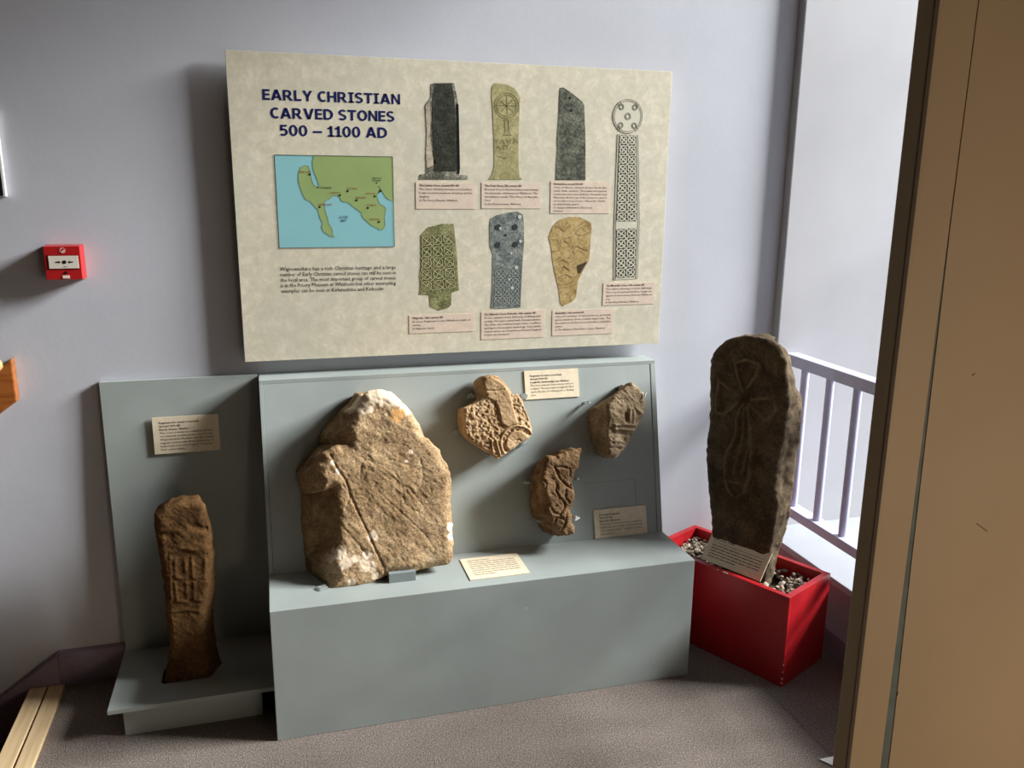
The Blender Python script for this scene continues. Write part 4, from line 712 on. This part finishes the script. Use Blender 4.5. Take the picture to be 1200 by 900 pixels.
def _arc(cx, cy, rx, ry, a0, a1, tx, ty, n=14):
    """thick elliptical arc as quads, cap height 1"""
    q = []
    for k in range(n):
        a, c = (math.radians(a0+(a1-a0)*(k+e)/n) for e in (0, 1))
        q.append([(cx+rx*math.cos(a), cy+ry*math.sin(a)), (cx+rx*math.cos(c), cy+ry*math.sin(c)),
                  (cx+(rx-tx)*math.cos(c), cy+(ry-ty)*math.sin(c)), (cx+(rx-tx)*math.cos(a), cy+(ry-ty)*math.sin(a))])
    return q
def _r(x0, y0, x1, y1): return [[(x0, y0), (x1, y0), (x1, y1), (x0, y1)]]
_s, _b = 0.235, 0.185
BOLD = {
 'E': (0.70, _r(0, 0, _s, 1)+_r(_s, 0, .70, _b)+_r(_s, 1-_b, .70, 1)+_r(_s, .42, .66, .42+_b)),
 'L': (0.70, _r(0, 0, _s, 1)+_r(_s, 0, .70, _b)),
 'T': (0.86, _r(.43-_s/2, 0, .43+_s/2, 1-_b)+_r(0, 1-_b, .86, 1)),
 'I': (0.56, _r(.28-_s/2, 0, .28+_s/2, 1)+_r(0, 0, .56, .15)+_r(0, .85, .56, 1)),
 'H': (0.90, _r(0, 0, _s, 1)+_r(.90-_s, 0, .90, 1)+_r(_s, .42, .90-_s, .42+_b)),
 'N': (0.90, _r(0, 0, .21, 1)+_r(.69, 0, .90, 1)+[[(.21, 1), (.0, 1), (.69, 0), (.90, 0)]]),
 'A': (1.04, [[(0, 0), (.25, 0), (.66, 1), (.38, 1)], [(.79, 0), (1.04, 0), (.66, 1), (.40, 1)]]+_r(.25, .20, .80, .37)),
 'V': (1.02, [[(0, 1), (.26, 1), (.62, 0), (.37, 0)], [(.76, 1), (1.02, 1), (.65, 0), (.40, 0)]]),
 'Y': (0.98, [[(0, 1), (.28, 1), (.60, .40), (.375, .40)], [(.70, 1), (.98, 1), (.605, .40), (.38, .40)]]+_r(.49-_s/2, 0, .49+_s/2, .46)),
 'R': (0.96, _r(0, 0, _s, 1)+_r(_s, .83, .48, 1)+_r(_s, .36, .50, .52)+_arc(.46, .68, .35, .32, -90, 90, _s, .16)+[[(.68, 0), (.97, 0), (.58, .44), (.34, .40)]]),
 'D': (0.94, _r(0, 0, _s, 1)+_r(_s, 0, .42, _b)+_r(_s, 1-_b, .42, 1)+_arc(.40, .5, .54, .5, -90, 90, _s, _b)),
 'O': (1.00, _arc(.5, .5, .5, .515, 0, 360, .24, .185, 30)),
 'C': (0.84, _arc(.50, .5, .50, .515, 52, 308, .24, .185, 24)),
 'S': (0.80, _arc(.41, .725, .39, .285, 28, 270, .23, .17, 18)+_arc(.39, .275, .41, .285, -152, 90, .23, .17, 18)),
 '0': (0.80, _arc(.40, .5, .40, .515, 0, 360, .225, .16, 30)),
 '5': (0.78, _r(.08, .83, .70, 1)+_r(.08, .45, .29, .86)+_arc(.36, .335, .42, .345, -140, 125, .225, .165, 20)),
 '1': (0.60, _r(.22, 0, .22+_s, 1)+_r(0, 0, .64, .15)+[[(0, .70), (.30, .70), (.30, 1), (.22, 1), (.19, .86), (0, .84)]]),
 '\u2013': (0.86, _r(0, .33, .86, .50)), ' ': (0.30, [])}
def bold_into(mb, txt, x0, x1, y, cap, place):
    adv, x = [], 0.0
    for ch in txt:
        adv.append(x); x += BOLD[ch][0]+0.115
    k = (x1-x0)/(x-0.115)
    for ch, a in zip(txt, adv):
        for poly in BOLD[ch][1]:
            if sum(poly[i][0]*poly[(i+1) % len(poly)][1]-poly[(i+1) % len(poly)][0]*poly[i][1] for i in range(len(poly))) < 0: poly = poly[::-1]
            mb.add([place(x0+(a+px)*k, y+py*cap) for px, py in poly], [tuple(range(len(poly)))])
# ------------------------------------------------------------------ information board
BX, BZ, BWD, BHT, BY = -0.3409, 0.9734, 1.32, 0.8573, -0.04
ib = thing('information_board', (BX+BWD/2, 0, BZ), 'large mottled cream board titled EARLY CHRISTIAN CARVED STONES on the wall', 'information board')
MB().box((BX, BY, BZ), (BX+BWD, BY+0.012, BZ+BHT)).build('board_panel', M_board, ib, bevel=0.0008)
for z in (BZ+0.1, BZ+BHT-0.16):
    MB().box((BX+0.08, BY+0.012, z), (BX+BWD-0.08, -0.001, z+0.05)).build('batten', M_boardedge, ib)
def bp_(lift): return lambda x, y: (BX+x, BY-lift, BZ+y)
m = MB()
for (x0, x1, y, cap), tx in zip(PRINT['title'], ('EARLY CHRISTIAN', 'CARVED STONES', '500 \u2013 1100 AD')):
    bold_into(m, tx, x0, x1, y, cap, bp_(0.0006))
m.build('title_text', M_navy, ib, fix=False)
m = MB()
for (x0, x1, y, cap), tx in zip(PRINT['body'], ('Wigtownshire has a rich Christian heritage and a large', 'number of Early Christian carved stones can still be seen in',
        'the local area. The most important group of carved stones', 'is in the Priory Museum at Whithorn but other interesting', 'examples can be seen at Kirkmadrine and Kirkcolm.')):
    text_into(m, tx, x0, x1, y, cap*1.12, bp_(0.0006), False)
m.build('body_text', M_blackink, ib, fix=False)
# map
q = PRINT['map_rect']; m = MB()
mx0 = (q[0][0]+q[3][0])/2; mx1 = (q[1][0]+q[2][0])/2; mz0 = (q[2][1]+q[3][1])/2; mz1 = (q[0][1]+q[1][1])/2
m.add([(BX+mx0, BY-0.0008, BZ+mz0), (BX+mx1, BY-0.0008, BZ+mz0), (BX+mx1, BY-0.0008, BZ+mz1), (BX+mx0, BY-0.0008, BZ+mz1)], [(0, 1, 2, 3)])
mp_ = m.build('map', M_sea, ib, fix=False)
land = [(min(max(x, mx0), mx1), min(max(y, mz0), mz1)) for x, y in PRINT['land']]
land[0] = (land[0][0], mz1); land[-1] = (mx1, mz1); land[-2] = (mx1, land[-2][1])
m = MB(); poly_into(m, land, bp_(0.0012)); m.build('land', M_land, mp_, fix=False)
m = MB(); strip_into(m, land[:-2], 0.0010, bp_(0.0016)); m.build('coastline', plain('coast_ink', (104, 134, 110), 0.7), mp_, fix=False)
m = MB(); strip_into(m, [(mx0, mz0), (mx1, mz0)], 0.0016, bp_(0.0018)); strip_into(m, [(mx0, mz1), (mx1, mz1)], 0.0016, bp_(0.0018))
strip_into(m, [(mx0, mz0), (mx0, mz1)], 0.0016, bp_(0.0018)); strip_into(m, [(mx1, mz0), (mx1, mz1)], 0.0016, bp_(0.0018))
m.build('border_line', plain('border_ink', (84, 92, 80), 0.7), mp_, fix=False)
for c in PRINT['dots']:
    m = MB(); disc_into(m, c, 0.0030 if c != PRINT['dots'][-1] and c != PRINT['dots'][1] else 0.002, bp_(0.0019))
    m.build('place_dot', M_blackink, mp_, fix=False)
for tx, k, x0, x1, y, cap in PRINT['mapt']:
    m = MB(); text_into(m, tx, x0, x1, y, cap, bp_(0.0019), 3 if k == 2 else False)
    m.build('place_name', (M_redink, M_ink, M_navy)[k], mp_, fix=False)

def print_mat(name, cols, scale, scratch=None, rough=0.6):
    t = NT(name)
    f = t.mix(0.55, t.noise(scale*0.9, 5, 0.6), t.noise(scale*4.5, 5, 0.7))
    col = t.ramp(f, [(0.39, cols[0]), (0.5, cols[1]), (0.61, cols[2])])
    if scratch:
        s = t.ramp(t.noise(scale*5.0, 5, 0.75, dist=1.5), [(0.56, 0.0), (0.66, 1.0)])
        col = t.mix(t.mix(scratch[1], (0, 0, 0), s), col, scratch[0])
    return t.out(col, rough, 0.2)
PI = PRINT['pics']
def picture(name, poly, mat, lift=0.0008, label=None):
    m = MB(); poly_into(m, poly, bp_(lift)); return m.build(name, mat, ib, fix=False, label=label)
def sub(parent, name, mat, fill):
    m = MB(); fill(m); return m.build(name, mat, parent, fix=False)
# photograph 1: dark slab
p1 = picture('stone_photograph', PI['slab_dark'], print_mat('photo_grey_slab', ((60, 62, 52), (110, 110, 96), (176, 172, 156)), 45, ((30, 32, 28), 0.6)), label='photograph of a tall blackish slab')
sub(p1, 'dark_face', print_mat('photo_black_face', ((24, 26, 22), (44, 46, 38), (76, 78, 66)), 70, ((150, 150, 130), 0.5)), lambda m: poly_into(m, PI['slab_dark_face'], bp_(0.0012)))
sub(p1, 'dark_side', M_blackink, lambda m: poly_into(m, PI['slab_dark_edge'], bp_(0.0012)))
sub(p1, 'pale_side', print_mat('photo_pale_side', ((120, 112, 96), (186, 172, 152), (214, 200, 178)), 60), lambda m: poly_into(m, PI['slab_dark_pale'], bp_(0.0012)))
# photograph 2: olive
p2 = picture('stone_photograph', PI['olive'], print_mat('photo_olive', ((138, 132, 90), (168, 160, 114), (192, 182, 136)), 36), label='photograph of an olive stone with a cross in a circle')
def f(m):
    for pl_ in PRINT['olive_lines']: strip_into(m, pl_, 0.0016, bp_(0.0012))
sub(p2, 'carving_lines', plain('olive_ink', (108, 104, 62), 0.7), f)
# photograph 3: grey
p3 = picture('stone_photograph', PI['grey'], print_mat('photo_grey', ((46, 50, 44), (88, 92, 80), (136, 136, 116)), 26, ((172, 166, 138), 0.55)), label='photograph of a grey stone with slanted top')
def f(m):
    for pl_ in PRINT['grey_lines']: strip_into(m, pl_, 0.0016, bp_(0.0012))
sub(p3, 'carving_lines', plain('pale_grey_ink', (128, 132, 116), 0.7), f)
for c in PRINT['grey_dots']: sub(p3, 'dark_dot', M_blackink, lambda m: disc_into(m, c, 0.004, bp_(0.0013)))
# knotwork in print
def knots(m, quad, nx, ny, width, lift, r=0.42):
    (ax, ay), (bx, by), (cx, cy), (dx, dy) = quad       # tl, tr, br, bl
    def pt(u, v):
        x = (ax*(1-u)+bx*u)*(1-v)+(dx*(1-u)+cx*u)*v; y = (ay*(1-u)+by*u)*(1-v)+(dy*(1-u)+cy*u)*v; return (x, y)
    for i in range(nx):
        for j in range(ny):
            c = ((i+0.5)/nx, (j+0.5)/ny)
            strip_into(m, [pt(c[0]+r/nx*math.cos(t), c[1]+r/ny*math.sin(t)) for t in np.linspace(0, 6.2832, 17)], width, bp_(lift))
            for s_ in (1, -1):
                strip_into(m, [pt(c[0]+(k-0.5)*0.96/nx, c[1]+s_*(k-0.5)*0.96/ny+0.06/ny*math.sin(k*6.28)) for k in np.linspace(0, 1, 7)], width, bp_(lift+0.0001*(s_ > 0)))
p4 = picture('stone_photograph', PI['green'], print_mat('photo_green', ((84, 88, 54), (124, 126, 84), (172, 168, 122)), 34, ((206, 196, 156), 0.45)), label='photograph of a green stone with knotwork and a tenon')
sub(p4, 'knotwork_shadow', plain('dark_green_ink', (62, 66, 38), 0.7), lambda m: knots(m, PRINT['green_box'], 3, 5, 0.0062, 0.0011))
sub(p4, 'knotwork', print_mat('photo_green_strand', ((150, 148, 104), (176, 172, 126), (206, 200, 156)), 90), lambda m: knots(m, PRINT['green_box'], 3, 5, 0.0028, 0.0014))
p5 = picture('stone_photograph', PI['blue'], print_mat('photo_blue_grey', ((74, 84, 84), (114, 122, 119), (166, 168, 160)), 40, ((190, 194, 184), 0.3)), label='photograph of a blue-grey cross slab with four holes')
sub(p5, 'knotwork_shadow', plain('slate_ink', (58, 68, 70), 0.7), lambda m: knots(m, PRINT['blue_box'], 3, 4, 0.0056, 0.0011))
sub(p5, 'knotwork', print_mat('photo_slate_strand', ((136, 144, 142), (160, 168, 162), (190, 194, 186)), 90), lambda m: knots(m, PRINT['blue_box'], 3, 4, 0.0024, 0.0014))
hole_ink = plain('hole_ink', (46, 54, 54), 0.7)
for i, c in enumerate(PRINT['blue_dots']): sub(p5, 'dark_hole', hole_ink, lambda m: disc_into(m, c, 0.009 if i < 4 else 0.004, bp_(0.0017)))
lichen_ink = plain('lichen_ink', (198, 200, 190), 0.7)
for i, c in enumerate(PRINT['blue_white']): sub(p5, 'lichen_spot', lichen_ink, lambda m: disc_into(m, c, 0.004+0.0012*(i % 3), bp_(0.0019), 7))
p6 = picture('stone_photograph', PI['ochre'], print_mat('photo_ochre', ((136, 112, 68), (178, 152, 100), (204, 182, 132)), 30), label='photograph of an ochre stone tapering to a point')
def f(m):
    for pl_ in PRINT['ochre_lines']: strip_into(m, pl_, 0.0022, bp_(0.0012))
sub(p6, 'carving_lines', plain('ochre_ink', (136, 110, 64), 0.7), f)
def f(m):
    for pl_ in PRINT['ochre_lines']: strip_into(m, [(x-0.0022, y+0.0016) for x, y in pl_], 0.0018, bp_(0.0012))
sub(p6, 'carving_highlights', plain('ochre_pale_ink', (216, 196, 148), 0.7), f)
sub(p6, 'dark_notch', plain('notch_ink', (70, 56, 36), 0.7), lambda m: poly_into(m, PI['ochre_dark'], bp_(0.0014)))
# line drawing of the tall cross
(hx, hz), (hl, _), (_, ht) = PRINT['cross_head']; hrx, hrz = hx-hl, ht-hz
cs = PRINT['cross_shaft']
m = MB(); disc_into(m, (hx, hz), hrx, bp_(0.0008), 36, hrz)
p7 = m.build('cross_drawing', M_pale if False else plain('drawing_ground', (214, 210, 190), 0.6, 0.2, 0.02), ib, fix=False, label='line drawing of a tall round-headed interlaced cross')
sub(p7, 'shaft_ground', plain('shaft_ground', (210, 206, 186), 0.6), lambda m: poly_into(m, cs, bp_(0.0007)))
def f(m):
    for k in (1.0, 0.9): strip_into(m, [(hx+hrx*k*math.cos(t), hz+hrz*k*math.sin(t)) for t in np.linspace(0, 6.2832, 40)], 0.0013, bp_(0.0012))
    for rr in (0.010, 0.0065): strip_into(m, [(hx+rr*math.cos(t), hz+rr*math.sin(t)) for t in np.linspace(0, 6.2832, 18)], 0.0015, bp_(0.0012))
    for sx in (-1, 1):
        for sy in (-1, 1):
            c = (hx+sx*0.46*hrx, hz+sy*0.54*hrz)
            for rr in (0.0085, 0.0052): strip_into(m, [(c[0]+rr*math.cos(t), c[1]+rr*math.sin(t)) for t in np.linspace(0, 6.2832, 16)], 0.0016, bp_(0.0012))
            strip_into(m, [(c[0]+sx*0.008, c[1]+sy*0.004), (c[0]+sx*0.013, c[1]+sy*0.012)], 0.0015, bp_(0.0012))
            strip_into(m, [(c[0]+sx*0.002, c[1]+sy*0.009), (c[0]+sx*0.006, c[1]+sy*0.018)], 0.0015, bp_(0.0012))
    lo = [cs[0], cs[5], cs[4], cs[3], cs[2], cs[1]]
    strip_into(m, lo, 0.0012, bp_(0.0012))
    ins = lambda q, s_: (q[0]+s_*0.0055, q[1])
    strip_into(m, [ins(cs[0], 1), ins(cs[5], 1), ins(cs[4], 1)], 0.0014, bp_(0.0012)); strip_into(m, [ins(cs[1], -1), ins(cs[2], -1), ins(cs[3], -1)], 0.0014, bp_(0.0012))
sub(p7, 'outline_ink', plain('drawing_ink', (70, 70, 58), 0.7), f)
g = PRINT['cross_gap']
ktop = [(cs[0][0]+0.008, cs[0][1]-0.002), (cs[1][0]-0.008, cs[1][1]-0.002), (g[1][0]-0.009, g[1][1]), (g[0][0]+0.009, g[0][1])]
kbot = [(g[3][0]+0.009, g[3][1]), (g[2][0]-0.009, g[2][1]), (cs[3][0]-0.008, cs[3][1]+0.006), (cs[4][0]+0.008, cs[4][1]+0.006)]
dark_panel = plain('interlace_ink', (66, 66, 56), 0.7); strand = plain('interlace_strand', (208, 204, 184), 0.6)
for qd, ny in ((ktop, 9), (kbot, 5)):
    sub(p7, 'interlace_ground', dark_panel, lambda m: poly_into(m, qd, bp_(0.0011)))
    sub(p7, 'interlace_strand', strand, lambda m: knots(m, qd, 2, ny, 0.0036, 0.0014, 0.40))
# caption cards
CAPS = [
 ('The Latinus Stone, around 450 AD', ['The oldest Christian monument in Scotland.', 'It was erected in memory of Latinus and his', '~daughter', '/In The Priory Museum, Whithorn']),
 ('The Peter Stone, 7th century AD', ['Erected close to the boundary surrounding', 'the monastic settlement at Whithorn. The', 'inscription reads \u2018The Place of Apostle', '~Peter\u2019', '/In the Priory museum, Whithorn']),
 ('Kirkmadrine, around 500 AD', ['One of three carved stones from the', 'early sixth century. The Latin inscription', 'commemorates two bishops, Viventius and', 'Mavorius. At the top of the stone is a carved', 'cross with a looped top \u2013 this is the Chi-Ro,', '~an early Christian symbol.', '/On display at Kirkmadrine Church near', '/Sandhead']),
 ('Wigtown, 10th century AD', ['A cross fragment in the Whithorn style of', '~carving', '/In Wigtown church']),
 ('The Kilmorie Cross, Kirkcolm, 10th century AD', ['A rare example from Galloway of Viking-style', 'carving. One side is carved with Christian symbols.', 'The other side combines images of the Crucifixion', 'and figures from pagan mythology. Very similar', 'carved stones are found in north-west England', '/In Kirkcolm churchyard']),
 ('Barhobble, 11th century AD', ['One of a number of carved stones, probably', 'grave markers, from a small chapel site. The', 'decoration on this stone includes a swastika', '~symbol', '/In The Whithorn Trust Visitor Centre, Whithorn']),
 ('The Monreith Cross, 10th century AD', ['The tallest surviving cross in Galloway.', 'The round head and interlace design are', 'typical of carved stones from the Whithorn', '~area', '/In The Priory Museum, Whithorn'])]
def fill_card(m, head, lines, x0, x1, top, pitch, cap, place, heads_bold=True):
    y = top-cap
    for i, h_ in enumerate(head if isinstance(head, list) else [head]):
        w = min(text_width(h_, cap, True), x1-x0); text_into(m, h_, x0, x0+w, y, cap, place, True); y -= pitch
    for l in lines:
        it = l[0] == '/'; free = l[0] in '/~'; t_ = l.lstrip('/~')
        w = min(text_width(t_, cap), x1-x0) if free else x1-x0
        text_into(m, t_, x0, x0+w, y, cap, place, False, 0.25 if it else 0.0); y -= pitch
for qd, (hd, ln) in zip(PRINT['caps'], CAPS):
    x0 = (qd[0][0]+qd[3][0])/2; x1 = (qd[1][0]+qd[2][0])/2; z1 = (qd[0][1]+qd[1][1])/2; z0 = (qd[2][1]+qd[3][1])/2
    cd = MB().box((BX+x0, BY-0.0011, BZ+z0), (BX+x1, BY-0.0001, BZ+z1)).build('caption_card', M_pink, ib, label='pink caption: '+hd)
    m = MB(); n = len(ln)+1
    pt_ = min(0.0108, (z1-z0-0.006)/n)
    fill_card(m, hd, ln, x0+0.0105, x1-0.010, z1-0.0055, pt_, pt_*0.54, bp_(0.0015))
    m.build('caption_text', M_ink, cd, fix=False)

# ------------------------------------------------------------------ museum label cards
def label_card(name, o, u, v, wn, lx, ly, head, lines, label, ink=None, greek=None, pitch=None, th=0.0025, lift=0.0012):
    o, u, v, wn = Vector(o)+Vector(wn)*lift, Vector(u), Vector(v), Vector(wn)
    t = thing(name, tuple(o+u*lx/2), label, 'label', 'museum label cards')
    MB().obox(o, u, v, wn, lx, ly, th).build('card', M_card, t)
    place = lambda x, y: o+u*x+v*y+wn*(th+0.0005)
    m = MB(); n = len(lines)+len(head)
    pitch = pitch or (ly-0.020)/n
    if head: fill_card(m, head, lines, 0.018, lx-0.018, ly-0.014, pitch, pitch*0.56, place)
    y = ly-0.014-pitch*(len(head)+len(lines))-pitch*0.5
    for ws in greek or []:
        x = 0.018
        tot = sum(ws)+0.22*(len(ws)-1)*1.0; full = lx-0.036
        k = full/tot if ws[0] > 0 and len(ws) > 4 else 0.012
        for w_ in ws:
            w_ = abs(w_)
            m.add([place(x, y), place(x+w_*k, y), place(x+w_*k, y+pitch*0.24), place(x, y+pitch*0.24)], [(0, 1, 2, 3)]); x += (w_+0.22)*k
        y -= pitch
    m.build('label_text', ink or M_ink, t, fix=False)
    return t
label_card('museum_label', (-0.608, -0.0313, 0.7098), (1, 0, 0), (0, 0.0254, 0.99968), (0, -0.99968, 0.0254), 0.1815, 0.1100,
    ['Fragment of a carved cross-shaft,', 'Around 1000 AD', 'Knock of Luce, Glenluce'],
    ['This cross is similar to a number of tenth', 'and eleventh century stones found in the', 'Wigtownshire Machars and the design', 'suggests contacts with Viking communities in', 'Ireland and north-west England.  It may have', '~been a grave marker'],
    'cream label card on the upright panel above the red-brown cross-shaft', lift=0.0)
label_card('museum_label', on_panel(0.4940, 0.4570, -0.0015), PU, PV, PW, 0.1790, 0.0905,
    ['Fragment of a stone cross-head', 'Around 1000 AD', 'Longforth, Auchenmalg, near Glenluce'],
    ['The cross may have been erected close to', 'a chapel.  The place-name Longforth often', 'marks the site of a Viking port or landing', '~place.'],
    'cream label card at the top of the sloping panel beside the cross-head fragment')
label_card('museum_label', on_panel(0.6950, 0.0006, -0.0015), PU, PV, PW, 0.1810, 0.0910,
    ['Decorated fragments', '900-1100 AD', 'Barhobble, Mochrum'],
    ['These stones, from the recent excavations', 'at Barhobble, were found reused in the walls', 'of the medieval chapel.  Originally they were', '~grave markers.'],
    'cream label card standing at the lower right corner of the sloping panel')
random.seed(3)
gk = [[-3.2, -2.2]]+[[random.uniform(0.6, 2.2) for _ in range(8)] for _ in range(6)]+[[-2.4, -2.8]]
label_card('museum_label', (0.2439, -0.4216, 0.3877), (1, 0, 0), (0, 1, 0), (0, 0, 1), 0.1780, 0.1395, [], [],
    'cream label card lying flat on the plinth in front of the sloping panel', ink=M_ink2, greek=gk, pitch=0.0135, lift=0.0)
cu_ = Vector((0.44860, -0.89373, 0)); cn = Vector((-0.5365, -0.2693, 0)).normalized()
cv = (Vector((0.0525, 0.0264, 0.0765))).normalized(); cw = cu_.cross(cv); cw = cw if cw.x < 0 else -cw
gk2 = [[random.uniform(0.6, 2.2) for _ in range(9)] for _ in range(4)]+[[-2.0, -1.5, -1.4, -3.0]]
label_card('museum_label', (1.0600, -0.2722, 0.2900), cu_, cv, cw, 0.2200, 0.0960, ['Carved stone, 700 AD'],
    ['The stone is decorated with a Christian cross.  It was found'],
    'cream label card leaning on the red box rim against the tall slab', greek=gk2, pitch=0.0098)

# ------------------------------------------------------------------ fire alarm call point
KX, KZ, KW, KH = -0.7903, 1.2692, 0.0884, 0.0889
cp = thing('fire_call_point', (KX, 0, KZ-KH/2), 'red fire alarm call point with white press panel on the wall', 'fire alarm')
a, b = KW/2, KH/2
def frus(x0, x1, z0, z1, g, y0, y1):
    return MB().add([(x0-g, y0, z0-g), (x1+g, y0, z0-g), (x1+g, y0, z1+g), (x0-g, y0, z1+g), (x0, y1, z0), (x1, y1, z0), (x1, y1, z1), (x0, y1, z1)],
                    [(0,1,2,3),(7,6,5,4),(0,4,5,1),(1,5,6,2),(2,6,7,3),(3,7,4,0)])
frus(KX-a, KX+a, KZ-b, KZ+b, 0.002, -0.001, -0.049).build('housing', M_call, cp, bevel=0.0012)
def kp(lift): return lambda fx, fy: (KX-a+fx*KW, -0.049-lift, KZ+b-fy*KH)
def rect(m, x0, y0, x1, y1, pl_): m.add([pl_(x0, y1), pl_(x1, y1), pl_(x1, y0), pl_(x0, y0)], [(0, 1, 2, 3)])
MB().box((KX-a+0.085*KW, -0.0500, KZ+b-0.69*KH), (KX-a+0.955*KW, -0.0488, KZ+b-0.255*KH)).build('panel_surround', plain('dark_red_recess', (132, 18, 20), 0.4), cp)
wp = MB().box((KX-a+0.115*KW, -0.0512, KZ+b-0.665*KH), (KX-a+0.935*KW, -0.0496, KZ+b-0.285*KH)).build('press_panel', M_callw, cp, bevel=0.0005)
m = MB(); disc_into(m, (0.545, 0.47), 0.055, kp(0.0028), 18)
for s_ in (-1, 1):
    c = 0.545
    poly_into(m, [(c+s_*x, y) for x, y in ((0.10, 0.47), (0.155, 0.425), (0.155, 0.453), (0.245, 0.453), (0.245, 0.487), (0.155, 0.487), (0.155, 0.515))], kp(0.0028))
m.build('press_symbol', M_blackink, wp, fix=False)
m = MB(); text_into(m, 'alarm', 0.50, 0.62, -0.625, 0.035, lambda x, y: kp(0.0028)(x, -y), True); m.build('small_print', M_ink, wp, fix=False)
m = MB()
strip_into(m, [(0.53+0.075*math.cos(t), 0.12+0.075*math.sin(t)) for t in np.linspace(0, 6.2832, 20)], 0.018, kp(0.0012))
poly_into(m, [(0.475, 0.165), (0.56, 0.10), (0.60, 0.13), (0.585, 0.185), (0.50, 0.19)], kp(0.0013)); strip_into(m, [(0.47, 0.09), (0.52, 0.06)], 0.02, kp(0.0013))
m.build('emblem', plain('faded_white_print', (226, 180, 170), 0.5), cp, fix=False)
m = MB(); disc_into(m, (0.55, 0.795), 0.045, kp(0.0012), 16); m.build('keyhole', M_blackp, cp, fix=False)
MB().box((KX-a+0.455*KW, -0.0502, KZ+b-0.965*KH), (KX-a+0.645*KW, -0.0488, KZ+b-0.875*KH)).build('number_label', M_callw, cp)
